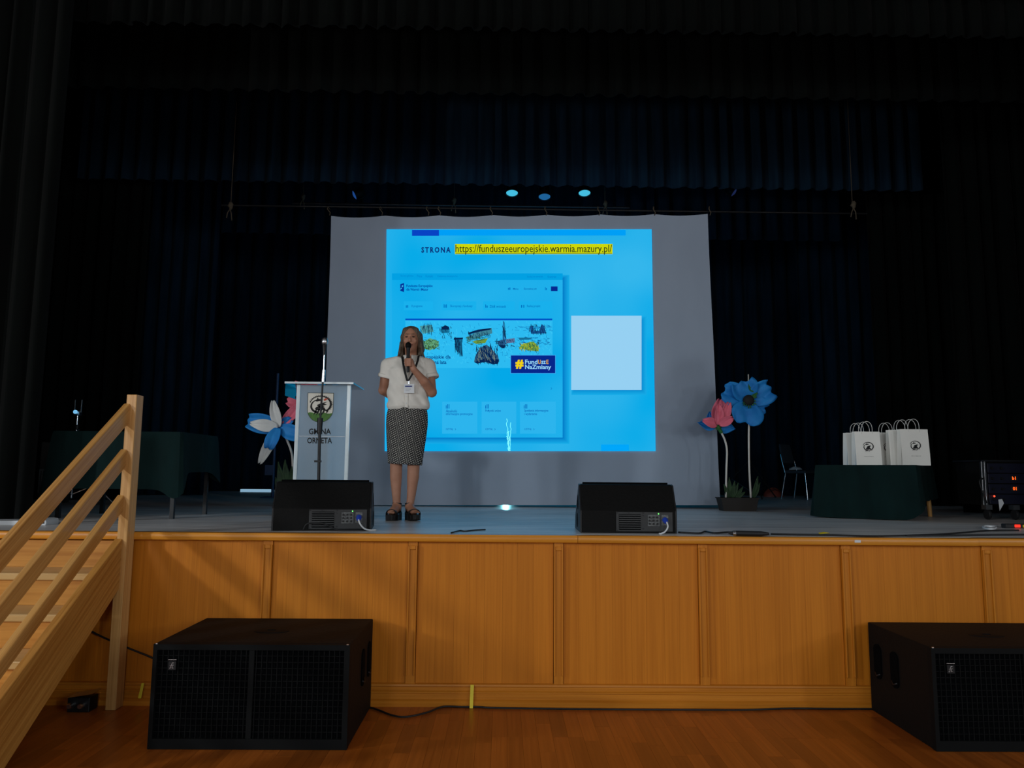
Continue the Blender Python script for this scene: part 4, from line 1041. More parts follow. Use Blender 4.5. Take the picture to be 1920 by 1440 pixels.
MB().add([(-.12, -.08, 0), (.10, -.1, 0.01), (.13, .07, .05), (-.05, .09, .03), (-.16, -.10, -.002), (.0, 0, .06)], [(0, 1, 5), (1, 2, 5), (2, 3, 5), (3, 0, 5)]).build('sheet', M['white_pl'], pp_)

# ================================================================== TRIPODS AND STANDS AT THE BACK
def tripod(label, px, py_base, Y, top_py, reach, legz, mat, extras=None, rz=0):
    b = at(px, py_base, Y); zt_ = at(px, top_py, Y).z - H
    t = thing('tripod_stand', label, 'stand', (b.x, Y, H), rz, 'stands at the back')
    MB().tube([(0, 0, .08), (0, 0, zt_)], .013, 10).build('pole', mat, t, smooth='auto')
    MB().lathe([(.022, 0), (.022, .06)], 12, Matrix.Translation((0, 0, legz))).build('collar', M['blackpl'], t, smooth='auto')
    for k in range(3):
        a = 2 * PI * k / 3 + .5
        lg_ = MB().tube([(0.01 * math.cos(a), .01 * math.sin(a), legz + .02), (reach * math.cos(a), reach * math.sin(a), .012)], .010, 8).build('leg', mat, t, smooth='auto')
        MB().lathe([(.016, 0), (.014, .03)], 10, Matrix.Translation((reach * math.cos(a), reach * math.sin(a), 0))).build('rubber_foot', M['rubber'], lg_)
        MB().tube([(0, 0, .12), (reach * .5 * math.cos(a), reach * .5 * math.sin(a), legz * .52)], .006, 6).build('brace', mat, t, smooth='auto')
    return t, zt_
tripod('dark tripod stand behind the blue flower', 1407, 932, 8.0, 800, .62, .62, M['darkmetal'], rz=.0)
t1, z1 = tripod('chrome tripod stand with clamp seen above the handrail', 133, 938, 3.4, 778, .42, .42, M['chrome'])
MB().box(-.035, .035, -.03, .03, z1 - .005, z1 + .04).build('clamp', M['steel'], t1, bevel=.006)
MB().lathe([(.001, 0), (.02, .004), (.022, .02), (.014, .024)], 14, Matrix.Translation((.01, -.05, z1 + .03)) @ Matrix.Rotation(R(90), 4, 'X')).build('reflector', emat((120, 190, 235), 1.0), t1, smooth=True)
for sx in (-1, 1): MB().tube([(sx * .035, 0, z1 + .03), (sx * .037, 0, z1 + .17)], .006, 8).build('prong', M['steel'], t1)
MB().lathe([(.024, 0), (.024, .05)], 12, Matrix.Translation((.0, 0, z1 - .16))).build('knob_collar', M['blackpl'], t1)
for dz in (.0, .035): MB().lathe([(.010, 0), (.008, .02)], 10, Matrix.Translation((.03, -.01, z1 - .2 + dz)) @ Matrix.Rotation(R(90), 4, 'X')).build('knob', M['chrome'], t1)
# slatted heater / speaker cabinet at the left
hp = at(88, 930, 3.9)
ht = thing('floor_speaker', 'dark tall cabinet with slatted lower front, far left', 'cabinet', (hp.x, 3.9, H))
hz = at(88, 829, 3.9).z - H; hw_ = .5 * (at(107, 850, 3.9).x - at(70, 850, 3.9).x)
MB().box(-hw_, hw_, -.0, .25, 0.0, hz).build('body', pmat('dark_cabinet', (.035, .033, .030), rough=.6), ht, bevel=.01)
gz0, gz1 = .12, hz * .53
MB().box(-hw_ + .01, hw_ - .02, -.012, .0, gz1, gz1 + .02).build('grille_head', M['ctlgrey'], ht)
for k in range(8):
    x = -hw_ + .015 + k * (2 * hw_ - .045) / 7
    MB().box(x - .006, x + .006, -.012, .0, gz0, gz1).build('slat', M['ctlgrey'], ht)
# pole with plate behind the white flower
q0 = at(511, 925, 6.2)
ps = thing('metal_stand', 'slim blue lit metal pole with plate behind the white flower', 'stand', (q0.x, 6.2, H))
zq = at(515, 700, 6.2).z - H
mpole = pmat('blue_grey_metal', (.05, .08, .16), rough=.5, metal=.3)
MB().tube([(0, 0, .0), (.0, 0, zq)], .022, 10).build('pole', mpole, ps, smooth='auto')
MB().box(-.12, .0, -.03, -.02, at(505, 891, 6.2).z - H, at(505, 872, 6.2).z - H).build('plate', mpole, ps)
MB().box(-.14, .14, -.14, .14, 0, .015).build('foot_plate', mpole, ps)
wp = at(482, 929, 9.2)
bo = tag(MB().box(-.30, .30, -.06, .06, 0, .05).build('light_gap', emat((128, 165, 190)), None, bevel=.006), 'bright strip of light at the foot of the back curtain', 'light strip'); bo.location = (wp.x, 9.2, H)  # light at the curtain foot imitated by a self-lit box
rb = at(1450, 921, 8.9)
rdo = thing('red_bundle', 'small dull red bundle on the floor near the chair', 'bundle', (rb.x, 8.9, H))
MB().grid(lambda u, v: (.19 * math.cos(2 * PI * v) * math.sin(PI * u * .5 + .001) , .12 * math.sin(2 * PI * v) * math.sin(PI * u * .5 + .001), .15 * math.cos(PI * u * .5) * (1 + .15 * math.sin(6 * v * PI))), 8, 16, wrap=True).build('bundle_body', M['red_pl'], rdo, smooth=True)
MB().tube([(-.1, -.06, .08), (0, -.09, .135), (.1, -.06, .08)], .008, 6).build('strap', M['ink'], rdo)
wc = fl(40, 985, H)
wt = thing('white_case', 'white flat plastic case on the stage beside the stairs', 'case', (wc.x, wc.y + .1, H), R(4))
e1 = fl(83, 985, H).x - wc.x
MB().prism([(-.3, 0), (e1, 0), (e1 + .004, .02), (e1 - .004, .042), (e1 - .06, .046), (e1 - .075, .034), (-.3, .03)], -.09, .09, 'y').build('case_shell', M['white_pl'], wt, bevel=.004)
MB().box(e1 - .05, e1 - .01, -.095, -.088, .012, .03).build('latch', M['blackpl'], wt)

# ================================================================== AMPLIFIER RACK
ra_ = at(1843, 970, 2.05)
rk = thing('amplifier_rack', 'black amplifier rack on castors with red displays, far right', 'rack', (ra_.x + .30, 2.05, H))
zr0, zr1 = at(1845, 947, 2.05).z - H, at(1845, 863, 2.05).z - H
MB().box(-.25, .28, .03, .45, zr0, zr1 - .01).build('case', M['blackbox'], rk)
for sx in (-.285, .27):
    for dx in (0, .028):
        MB().box(sx + dx, sx + dx + .020, .0, .03, zr0, zr1).build('corner_post', M['steel'], rk, bevel=.003)
MB().box(-.285, .32, -.006, .45, zr1 - .012, zr1 + .004).build('top_edge', M['darkmetal'], rk)
nu_ = 4; uh = (zr1 - zr0 - .03) / nu_
navy = pmat('navy_amp_face', (.008, .009, .022), rough=.4)
for k in range(nu_):
    z0_ = zr0 + .006 + k * uh
    un = MB().box(-.225, .27, .0, .03, z0_ + .004, z0_ + uh - .004).build('amplifier', navy, rk, bevel=.003)
    for s in (-.19, -.10): MB().lathe([(.013, 0), (.011, .016), (0, .016)], 12, Matrix.Translation((s, 0, z0_ + uh * .5)) @ Matrix.Rotation(R(90), 4, 'X')).build('knob', M['blackpl'], un)
    if k in (1, 2):
        dm = MB().box(-.015, .055, -.003, .001, z0_ + uh * .3, z0_ + uh * .78).build('display', M['ink'], un)
        text_fit(('01', 'b1')[k == 2], lambda u, v: (u, -.0042, v), .0, z0_ + uh * .70, .035, z0_ + uh * .38, bold=.03).build('display_digits', emat((255, 96, 30), 1.5), dm, fix=False)
    if k == 0: MB().lathe([(.010, 0), (.008, .006), (0, .007)], 10, Matrix.Translation((-.19, -.016, z0_ + uh * .8)) @ Matrix.Rotation(R(90), 4, 'X')).build('power_light', emat((255, 90, 60), 1.2), un)
for sx in (-.24, .02, .25):
    cs = MB().lathe([(.045, -.014), (.05, 0), (.045, .014)], 18, Matrix.Translation((sx, .02, .05)) @ Matrix.Rotation(R(90), 4, 'Y')).build('castor', M['rubber'], rk, smooth='auto')
    MB().box(sx - .03, sx + .03, -.01, .06, .095, zr0 + .002).build('castor_fork', M['steel'], cs)
MB().add([(-.15, -.01, .19), (-.115, -.012, .195), (-.10, -.012, .155), (-.145, -.012, .085)], [(0, 1, 2, 3)]).build('white_tag', M['white_pl'], rk)
MB().tube(smoothpath([(-.28, -.01, zr0 + .25), (-.33, -.03, zr0 + .22), (-.30, -.03, zr0 + .1), (-.27, -.02, zr0 + .02)], 4), .007, 8).build('hanging_cable', M['rubber'], rk, smooth=True)
# power strip with red switch
s0 = fl(1872, 991, H); stp = thing('power_strip', 'power strip with glowing red switch below the rack', 'power strip', (s0.x + .14, s0.y + .06, H))
MB().box(-.06, .22, -.03, .03, 0, .035).build('body', M['blackpl'], stp, bevel=.006)
MB().box(.01, .055, -.034, -.029, .008, .03).build('switch', emat((255, 50, 36), 1.6), stp, bevel=.002)
MB().box(.075, .13, -.034, -.029, .008, .028).build('label_plate', M['yellow_tape'], stp)

# ================================================================== CABLES AND TAPE
def cable(name, label, pts, r, mat, z=H, n=5):
    P = [fl(p[0], p[1], z + r + .0012) for p in pts]; P = [Vector((p.x, max(p.y, -.04) if z == H else min(p.y, -.085), p.z)) for p in P]
    return tag(MB().tube(smoothpath(P, n), r, 8).build(name, mat, None, smooth=True), label, 'cable')
cable('black_cable', 'thin black cable end curling on the stage edge, centre', [(846, 999), (862, 995), (872, 996), (890, 994), (910, 993)], .005, M['rubber'])
cable('black_cable', 'black cable loop on the stage right of the right monitor', [(1272, 998), (1310, 1000), (1322, 996.5), (1340, 999.5), (1360, 998), (1372, 998)], .006, M['rubber'])
cn0, cn1 = fl(1366, 999.5, H + .018), fl(1442, 1001, H + .018)
cnn = thing('cable_connector', 'black inline cable connector box lying on the stage edge', 'connector', (cn0.x, cn0.y, H))
MB().tube([cn0, cn0 * .85 + cn1 * .15, cn0 * .8 + cn1 * .2, cn0 * .2 + cn1 * .8, cn1], [.008, .014, .017, .017, .008], 10).build('sleeve', M['rubber'], cnn, world=True, smooth='auto')
for k in range(3):
    q = cn0 * (.9 - k * .03) + cn1 * (.1 + k * .03); MB().tube([q, q + Vector((.006, 0, 0))], .0165, 10).build('ring', M['steel'], cnn, world=True)
cable('black_cable', 'long black cable along the stage edge to the rack', [(1445, 1001), (1500, 1002.5), (1560, 1003.5), (1640, 1005), (1720, 1003.5), (1790, 1000), (1850, 995), (1910, 994)], .006, M['rubber'])
cable('black_cable', 'second black cable under the rack at the right edge', [(1700, 1004.5), (1780, 1004), (1850, 1003), (1940, 1002)], .006, M['rubber'])
cable('white_cable', 'bundle of white cable on the floor before the rack', [(1868, 989), (1862, 992), (1852, 991.5), (1844, 989), (1846, 986.5), (1858, 987), (1870, 986)], .008, M['white_pl'])
yp0 = fl(1545, 1002, H)
yt = thing('yellow_tape_scrap', 'scrap of yellow tape on the stage edge, right', 'tape', (yp0.x, yp0.y, H))
MB().add([(-.04, -.02, .002), (.03, -.025, .012), (.045, .015, .004), (-.03, .02, .010), (0, 0, .016)], [(0, 1, 4), (1, 2, 4), (2, 3, 4), (3, 0, 4)]).build('scrap', M['yellow_tape'], yt, fix=False)
cable('floor_cable', 'black cable running along the foot of the stage front', [(672, 1322), (700, 1328), (735, 1341), (762, 1344), (800, 1336), (830, 1325), (865, 1322), (900, 1323), (920, 1327), (1000, 1328.5), (1150, 1330), (1330, 1331), (1400, 1331), (1480, 1327.5), (1560, 1329), (1650, 1329)], .006, M['rubber'], 0)
p = at(884.5, 1303, -.09)
yt2 = thing('yellow_tape_strip', 'yellow tape strip on the stage base, centre left', 'tape', (p.x, -.078, .06), 0, 'tape on the base')
MB().add([(-.010, .014, .075), (.012, .014, .075), (.010, -.004, -.012), (-.012, -.004, -.012), (-.012, -.02, -.058), (.009, -.02, -.058)], [(0, 1, 2, 3), (3, 2, 5, 4)]).build('strip', M['yellow_tape'], yt2, fix=False)
p = at(262, 1304, -.09)
yt3 = thing('yellow_tape_strip', 'yellow tape strip on the stage base beside the stair post', 'tape', (p.x, -.078, .06), 0, 'tape on the base')
MB().add([(-.006, .014, .075), (.012, .014, .075), (.006, -.004, -.012), (-.014, -.004, -.012)], [(0, 1, 2, 3)]).build('strip', M['yellow_tape'], yt3, fix=False)
# cable stapled to the panel behind the stair
tag(MB().tube(smoothpath([at(150, 1170, -.045), at(172, 1184, -.045), at(200, 1198, -.045), at(240, 1215, -.05), at(275, 1229, -.05), at(300, 1240, -.06)], 4), .006, 8).build('black_cable', M['rubber'], None, smooth=True), 'black cable hanging across the panels behind the stair post', 'cable')
tag(MB().tube(smoothpath([at(240, 1330, -.1), at(262, 1328, -.10), at(283, 1330, -.10), at(300, 1331, -.10)], 4), .006, 8).build('black_cable', M['rubber'], None, smooth=True), 'short black cable on the floor left of the big subwoofer', 'cable')
# socket box under the stairs
sk = fl(155, 1332, 0)
skt = thing('socket_box', 'small dark floor socket box with metal plugs under the stairs', 'socket', (sk.x, -.16, 0))
MB().box(-.075, .06, -.05, .05, 0, .085).build('box_body', M['blackpl'], skt, bevel=.005)
MB().add([(-.08, -.055, .085), (.075, -.055, .11), (.075, .05, .115), (-.08, .05, .088)], [(0, 1, 2, 3)]).build('lid', M['steel'], skt)
for x in (-.045, .02): MB().lathe([(.018, 0), (.018, .025), (.012, .04)], 12, Matrix.Translation((x, -.05, .045)) @ Matrix.Rotation(R(90), 4, 'X')).build('plug', M['steel'], skt, smooth='auto')
# white sticker on the stage lip
p = at(1608.5, 1016, -.09)
stk = tag(MB().box(-.02, .02, -.0015, 0, -.008, .008).build('sticker', M['white_pl'], None), 'small torn white sticker on the stage lip, right', 'sticker'); stk.location = (p.x, -.0875, H - .022)
# ================================================================== PERSON
class SDF:
    """smoothly blended volumes on a grid, turned into one continuous surface"""
    def __init__(s, lo, hi, h):
        s.lo = np.array(lo, float); s.h = h
        s.n = np.ceil((np.array(hi, float) - s.lo) / h).astype(int) + 1
        s.F = np.full(tuple(s.n), .2, np.float32)
    def _sub(s, lo, hi):
        a = np.clip(np.floor((np.array(lo) - s.lo) / s.h).astype(int), 0, s.n - 1); b = np.clip(np.ceil((np.array(hi) - s.lo) / s.h).astype(int) + 1, 1, s.n)
        sl_ = tuple(slice(i, j) for i, j in zip(a, b))
        ax = [s.lo[k] + s.h * np.arange(a[k], b[k], dtype=np.float32) for k in range(3)]
        return sl_, np.meshgrid(*ax, indexing='ij')
    @staticmethod
    def smin(a, b, k):
        if k <= 0: return np.minimum(a, b)
        q = np.maximum(k - np.abs(a - b), 0) / k
        return np.minimum(a, b) - q * q * k * .25
    def put(s, lo, hi, fn, k, cut=False):
        m = k + 4 * s.h
        sl_, (X, Y, Z) = s._sub(np.array(lo) - m, np.array(hi) + m)
        if 0 in s.F[sl_].shape: return s
        d = fn(X, Y, Z).astype(np.float32)
        s.F[sl_] = -SDF.smin(-s.F[sl_], d, k) if cut else SDF.smin(s.F[sl_], d, k)
        return s
    def cap(s, a, b, ra, rb, k=.02, cut=False):
        a, b = np.array(a, float), np.array(b, float); v = b - a; L2 = max(float(v @ v), 1e-9); r = max(ra, rb)
        def f(X, Y, Z):
            t = np.clip(((X - a[0]) * v[0] + (Y - a[1]) * v[1] + (Z - a[2]) * v[2]) / L2, 0, 1)
            return np.sqrt((X - a[0] - t * v[0]) ** 2 + (Y - a[1] - t * v[1]) ** 2 + (Z - a[2] - t * v[2]) ** 2) - (ra + (rb - ra) * t)
        return s.put(np.minimum(a, b) - r, np.maximum(a, b) + r, f, k, cut)
    def chain(s, pts, rs, k=.02):
        for i in range(len(pts) - 1): s.cap(pts[i], pts[i + 1], rs[i], rs[i + 1], k)
        return s
    def ell(s, c, r, k=.02, cut=False, rot=None):
        c, r = np.array(c, float), np.array(r, float); R_ = np.array(rot.to_3x3().transposed()) if rot is not None else np.eye(3)
        def f(X, Y, Z):
            x, y, z = X - c[0], Y - c[1], Z - c[2]
            a = [R_[i][0] * x + R_[i][1] * y + R_[i][2] * z for i in range(3)]
            k0 = np.sqrt(sum((a[i] / r[i]) ** 2 for i in range(3))); k1 = np.sqrt(sum((a[i] / r[i] ** 2) ** 2 for i in range(3)))
            return k0 * (k0 - 1) / np.maximum(k1, 1e-6)
        m = max(r) if rot is not None else r
        return s.put(c - m, c + m, f, k, cut)
    def cut_below(s, z):
        Z = s.lo[2] + s.h * np.arange(s.n[2]); s.F = np.maximum(s.F, (z - Z)[None, None, :].astype(np.float32)); return s
    def mesh(s, name, smooth_it=2):
        F = s.F; n = F.shape; I = F < 0
        cs = np.zeros(tuple(k - 1 for k in n), np.int8); P = np.zeros(cs.shape + (3,), np.float32); C = np.zeros(cs.shape, np.float32)
        cor = [(i, j, k) for i in (0, 1) for j in (0, 1) for k in (0, 1)]
        sl_ = lambda c: F[c[0]:n[0] - 1 + c[0], c[1]:n[1] - 1 + c[1], c[2]:n[2] - 1 + c[2]]
        for a in range(8):
            for b in range(a + 1, 8):
                A, B = cor[a], cor[b]
                if sum(abs(p - q) for p, q in zip(A, B)) != 1: continue
                fa, fb = sl_(A), sl_(B); m = (fa < 0) != (fb < 0)
                t = np.where(m, fa / np.where(m, fa - fb, 1), 0)
                for ax in range(3): P[..., ax] += m * (A[ax] + (B[ax] - A[ax]) * t)
                C += m
        act = C > 0; idx = np.full(cs.shape, -1, np.int64); idx[act] = np.arange(act.sum())
        ijk = np.argwhere(act); V = (ijk + P[act] / C[act][:, None]) * s.h + s.lo
        faces = []
        for ax in range(3):
            u, w_ = (ax + 1) % 3, (ax + 2) % 3
            a = [slice(None)] * 3; b = [slice(None)] * 3
            a[ax] = slice(0, n[ax] - 1); b[ax] = slice(1, n[ax])
            ia, ib = I[tuple(a)], I[tuple(b)]; E = np.argwhere(ia != ib)
            E = E[(E[:, u] > 0) & (E[:, w_] > 0) & (E[:, u] < n[u] - 1) & (E[:, w_] < n[w_] - 1)]
            if not len(E): continue
            q = []
            for (du, dw) in ((-1, -1), (0, -1), (0, 0), (-1, 0)):
                G = E.copy(); G[:, u] += du; G[:, w_] += dw; q.append(idx[G[:, 0], G[:, 1], G[:, 2]])
            q = np.stack(q, 1); ins = ia[E[:, 0], E[:, 1], E[:, 2]]
            q[~ins] = q[~ins][:, ::-1]; faces.append(q)
        Q = np.concatenate(faces)
        Q = Q[(Q >= 0).all(1)]
        for _ in range(smooth_it):
            S = np.zeros_like(V); K = np.zeros(len(V))
            for i in range(4):
                a, b = Q[:, i], Q[:, (i + 1) % 4]
                np.add.at(S, a, V[b]); np.add.at(K, a, 1); np.add.at(S, b, V[a]); np.add.at(K, b, 1)
            V = V * .5 + .5 * S / np.maximum(K, 1)[:, None]
        me = bpy.data.meshes.new(name); me.from_pydata(V.tolist(), [], Q.tolist()); me.update()
        for p in me.polygons: p.use_smooth = True
        return me

po = fl(762, 975, H)
per = thing('person', 'person in white blouse and patterned skirt speaking into a microphone', 'person', (po.x, po.y, H))
hx = .030                                        # head centre
# --- body: head, neck, arms, legs, feet, both hands
S = SDF((-.31, -.30, .0), (.31, .30, 1.74), .0046)
S.ell((hx, .008, 1.612), (.073, .092, .090), 0)                       # skull
S.ell((hx, -.020, 1.560), (.060, .072, .085), .03)                    # face
S.ell((hx, -.042, 1.492), (.038, .038, .032), .03)                    # chin
S.cap((hx, -.088, 1.597), (hx, -.107, 1.556), .008, .0125, .012)      # nose
for s_ in (-1, 1):
    S.ell((hx + s_ * .029, -.099, 1.590), (.018, .014, .012), .010, True)   # eye socket
    S.ell((hx + s_ * .036, -.072, 1.557), (.022, .018, .022), .02)          # cheek
    S.ell((hx + s_ * .071, .010, 1.580), (.010, .020, .030), .008)          # ear
    S.cap((hx + s_ * .012, -.093, 1.607), (hx + s_ * .046, -.080, 1.610), .007, .006, .012)   # brow
    S.ell((hx + s_ * .0085, -.104, 1.553), (.007, .008, .006), .006)        # nostril wing
S.cap((hx - .016, -.090, 1.520), (hx + .016, -.090, 1.520), .007, .007, .010)   # lips
S.cap((hx - .02, -.093, 1.5285), (hx + .02, -.093, 1.5285), .003, .003, .004, True)
S.cap((.026, .025, 1.38), (hx - .002, .012, 1.53), .056, .050, .03)   # neck
S.ell((.005, .01, 1.22), (.155, .095, .20), .03)                      # torso, under the blouse
S.ell((.0, .01, .90), (.15, .11, .14), .05)
S.cap((-.15, .01, 1.365), (.16, .01, 1.365), .05, .05, .04)
# right arm (image left), folded behind the back
S.chain([(-.178, .015, 1.36), (-.222, .06, 1.135)], [.050, .040], .02)
S.chain([(-.222, .06, 1.135), (-.10, .175, 1.045)], [.040, .027], .015)
S.ell((-.045, .185, 1.03), (.045, .018, .034), .02)
for k in range(4):
    z = 1.052 - .018 * k; S.chain([(-.02, .187, z), (.02, .182, z - .002), (.042, .172, z - .004)], [.0088, .0082, .0072], .004)
S.chain([(-.07, .18, 1.06), (-.035, .20, 1.072), (-.01, .203, 1.06)], [.011, .0095, .008], .006)
# left arm (image right), raised to the mouth
S.chain([(.184, .015, 1.355), (.218, -.035, 1.105)], [.050, .041], .02)
hs = -.018                                       # the raised hand
S.chain([(.218, -.035, 1.105), (.160, -.115, 1.19), (.093 + hs, -.178, 1.288)], [.042, .037, .027], .018)
S.cap((.093 + hs, -.178, 1.288), (.083 + hs, -.183, 1.32), .024, .023, .015)
S.ell((.080 + hs, -.180, 1.340), (.017, .028, .040), .014)                 # palm against the microphone
for k in range(4):                                                    # fingers closed round the front
    z = 1.372 - .0185 * k; e = (0, .002, .0, -.004)[k] - hs
    S.chain([(.080 + hs, -.196, z), (.068 + hs, -.2165, z + .001), (.043 - e, -.2170, z + .002), (.0225 - e, -.2010, z + .001), (.0235 - e, -.190, z)], [.0092, .0094, .0088, .0080, .0074], .003)
S.chain([(.076 + hs, -.168, 1.348), (.060 + hs, -.158, 1.378), (.038 + hs, -.163, 1.396)], [.0125, .0105, .0085], .006)   # thumb
# legs and feet
S.chain([(-.085, .0, .92), (-.092, -.004, .50), (-.095, .012, .37), (-.091, .016, .22), (-.086, .015, .115)], [.078, .054, .0515, .038, .031], .003)
S.chain([(.080, .0, .92), (.060, -.004, .50), (.054, .012, .37), (.040, .016, .22), (.026, .015, .115)], [.078, .054, .0515, .038, .031], .003)
def foot(ax, ay, tx, ty):
    a = Vector((ax, ay, 0)); d = Vector((tx - ax, ty - ay, 0)); Lf = d.length; d.normalize(); sd = Vector((-d.y, d.x, 0))
    q = lambda f_, s_, z: tuple(a + d * f_ + sd * s_ + Vector((0, 0, z)))
    S.cap(q(-.035, 0, .098), q(.0, 0, .115), .030, .034, .02); S.cap(q(.0, 0, .12), q(.10, 0, .082), .032, .030, .02); S.cap(q(.06, .012, .085), q(.12, .016, .078), .026, .022, .015); S.cap(q(.06, -.012, .085), q(.12, -.018, .076), .026, .020, .015)
    for i in range(5): S.cap(q(.12, .028 - i * .0145, .076), q(.165 - .009 * i, .030 - i * .0155, .070), .0115 - .0008 * i, .0095 - .0008 * i, .004)
    return q
fL = foot(-.086, .015, -.118, -.135); fR = foot(.026, .015, .088, -.125)
body = obj('body', S.mesh('body', 2), M['skin'], per)
# --- face details
for s_ in (-1, 1):
    MB().lathe([(.001, .012), (.007, .009), (.0105, .002), (.010, -.006)], 14, Matrix.Translation((hx + s_ * .029, -.0805, 1.5905)) @ Matrix.Rotation(R(90), 4, 'X') @ Matrix.Diagonal((1.2, .62, 1, 1))).build('eye', M['eye'], per, smooth=True)
    MB().tube([(hx + s_ * .013, -.0985, 1.609), (hx + s_ * .030, -.0945, 1.6145), (hx + s_ * .047, -.080, 1.609)], [.0028, .0036, .002], 6).build('eyebrow', M['hair'], per, smooth=True)
MB().tube(smoothpath([(hx - .021, -.0905, 1.5195), (hx - .010, -.0985, 1.5215), (hx, -.1005, 1.5205), (hx + .010, -.0985, 1.5215), (hx + .021, -.0905, 1.5195)], 4), [.003] + [.0055] * 15 + [.003], 8, flat=1.0).build('lips', M['lips'], per, smooth=True)
# --- hair: shoulder length, parted, open at the face
Hs = SDF((-.13, -.14, 1.33), (.20, .17, 1.74), .0048)
Hs.ell((hx, .018, 1.620), (.081, .097, .088), 0)
for s_ in (-1, 1):
    Hs.chain([(hx + s_ * .048, -.036, 1.660), (hx + s_ * .070, -.024, 1.60), (hx + s_ * .079, -.006, 1.52), (hx + s_ * (.090 if s_ < 0 else .080), .008, 1.45), (hx + s_ * (.112 if s_ < 0 else .088), .016, 1.40)], [.024, .018, .018, .017, .008], .02)
    Hs.chain([(hx + s_ * .06, .05, 1.62), (hx + s_ * .075, .055, 1.50), (hx + s_ * .07, .065, 1.40)], [.038, .034, .014], .025)
    Hs.chain([(hx + s_ * .088, -.03, 1.55), (hx + s_ * .100, -.018, 1.46), (hx + s_ * .125, .0, 1.405)], [.010, .012, .004], .008)
Hs.chain([(hx, .08, 1.62), (hx, .085, 1.50), (hx, .085, 1.40)], [.05, .05, .02], .025)
Hs.ell((hx + .002, -.112, 1.562), (.064, .094, .098), .012, True)
Hs.cap((hx, -.10, 1.54), (hx, -.12, 1.36), .055, .06, .01, True)
Hs.cap((hx + .012, -.10, 1.69), (hx + .012, .03, 1.722), .006, .005, .012, True)
obj('hair', Hs.mesh('hair', 1), M['hair'], per)
# --- blouse
B_ = SDF((-.31, -.22, .93), (.31, .24, 1.47), .0055)
def torso(X, Y, Z):
    t = np.clip((Z - .955) / (1.40 - .955), 0, 1)
    wx_ = np.interp(t, [0, .06, .25, .55, .8, .92, 1], [.172, .186, .184, .182, .186, .150, .085]).astype(np.float32)
    wy_ = np.interp(t, [0, .06, .25, .55, .8, .92, 1], [.122, .140, .138, .136, .118, .092, .062]).astype(np.float32)
    fold = .0025 * np.sin(X * 70 + Z * 55 + 6 * Y) + .004 * np.sin(X * 46 + Z * 9) * (1 - t) + .003 * np.sin(X * 23 - Z * 38) + .003 * np.sin(Z * 60 + X * 30) * np.exp(-((t - .1) / .1) ** 2)
    x = (X - .003) / wx_; y = (Y - .008) / wy_
    return (np.sqrt(x * x + y * y) - 1) * np.minimum(wx_, wy_) * .9 + fold
def torso_f(X, Y, Z): return np.maximum(torso(X, Y, Z), np.maximum(.955 - Z, Z - 1.405))
B_.put((-.2, -.16, .95), (.2, .17, 1.41), torso_f, 0)
B_.cap((.02, .02, 1.375), (.03, .02, 1.42), .072, .060, .03)
B_.chain([(-.09, .01, 1.375), (-.172, .012, 1.350)], [.060, .062], .03)
B_.chain([(.10, .01, 1.375), (.178, .012, 1.345)], [.060, .062], .03)
B_.chain([(-.170, .012, 1.350), (-.190, .024, 1.262)], [.060, .066], .03)
B_.chain([(.178, .012, 1.345), (.205, -.004, 1.252)], [.060, .066], .03)
def sleeve_cut(p, d):                                             # flat sleeve openings
    p, d = np.array(p), np.array(d) / np.linalg.norm(d)
    def f(X, Y, Z):
        pl_ = -((X - p[0]) * d[0] + (Y - p[1]) * d[1] + (Z - p[2]) * d[2]); rad = np.sqrt((X - p[0]) ** 2 + (Y - p[1]) ** 2 + (Z - p[2]) ** 2) - .105
        return np.maximum(pl_, rad)
    return f
B_.put((-.31, -.1, 1.13), (-.165, .13, 1.27), lambda X, Y, Z: np.maximum(sleeve_cut((-.196, .026, 1.243), (-.25, .12, -1))(X, Y, Z), X + .150), 0, True)
B_.put((.17, -.13, 1.12), (.31, .11, 1.26), lambda X, Y, Z: np.maximum(sleeve_cut((.208, -.008, 1.232), (.2, -.1, -1))(X, Y, Z), .188 - X), 0, True)
B_.cap((hx - .006, -.09, 1.415), (hx - .008, -.13, 1.345), .034, .010, .01, True)     # open neck
B_.cap((hx - .004, .0, 1.40), (hx, .0, 1.48), .056, .062, .006, True)
bl = obj('blouse', B_.mesh('blouse', 1), M['blouse'], per)
def collar(s_):
    def f(u, v):
        a = R(90 - s_ * 0 + s_ * (-10 + 168 * u)) if s_ > 0 else R(90 + (-10 + 168 * u))
        a = R(90) - s_ * R(-6 + 164 * u)
        r0, r1 = .060, .079 + .012 * u; r_ = r0 + (r1 - r0) * v
        zt_ = 1.452 - .022 * u; zb_ = 1.420 - .052 * u ** 2
        front_ = u ** 3
        return (hx - .006 + r_ * math.cos(a) * (1 - .12 * front_), .010 + r_ * math.sin(a) * 1.12 - .030 * front_ - .012 * v * front_, zt_ + (zb_ - zt_) * v - .012 * front_ * v)
    return MB().grid(f, 14, 4)
for s_ in (-1, 1):
    c_ = collar(s_).build('collar', M['blouse'], bl, smooth=True, fix=False); m_ = c_.modifiers.new('cloth', 'SOLIDIFY'); m_.thickness = .004
pk_ = [(hx - .020, -.129, 1.335), (hx - .022, -.1355, 1.24), (hx - .022, -.1365, 1.12), (hx - .022, -.138, 1.0), (hx - .022, -.130, .965)]
MB().grid(lambda u, v: Vector(pk_[min(int(u * 4), 3)]).lerp(Vector(pk_[min(int(u * 4), 3) + 1]), u * 4 - min(int(u * 4), 3)) + Vector(((v - .5) * .028, -.003, 0)), 16, 2).build('placket', M['blouse'], bl, smooth=True, fix=False)
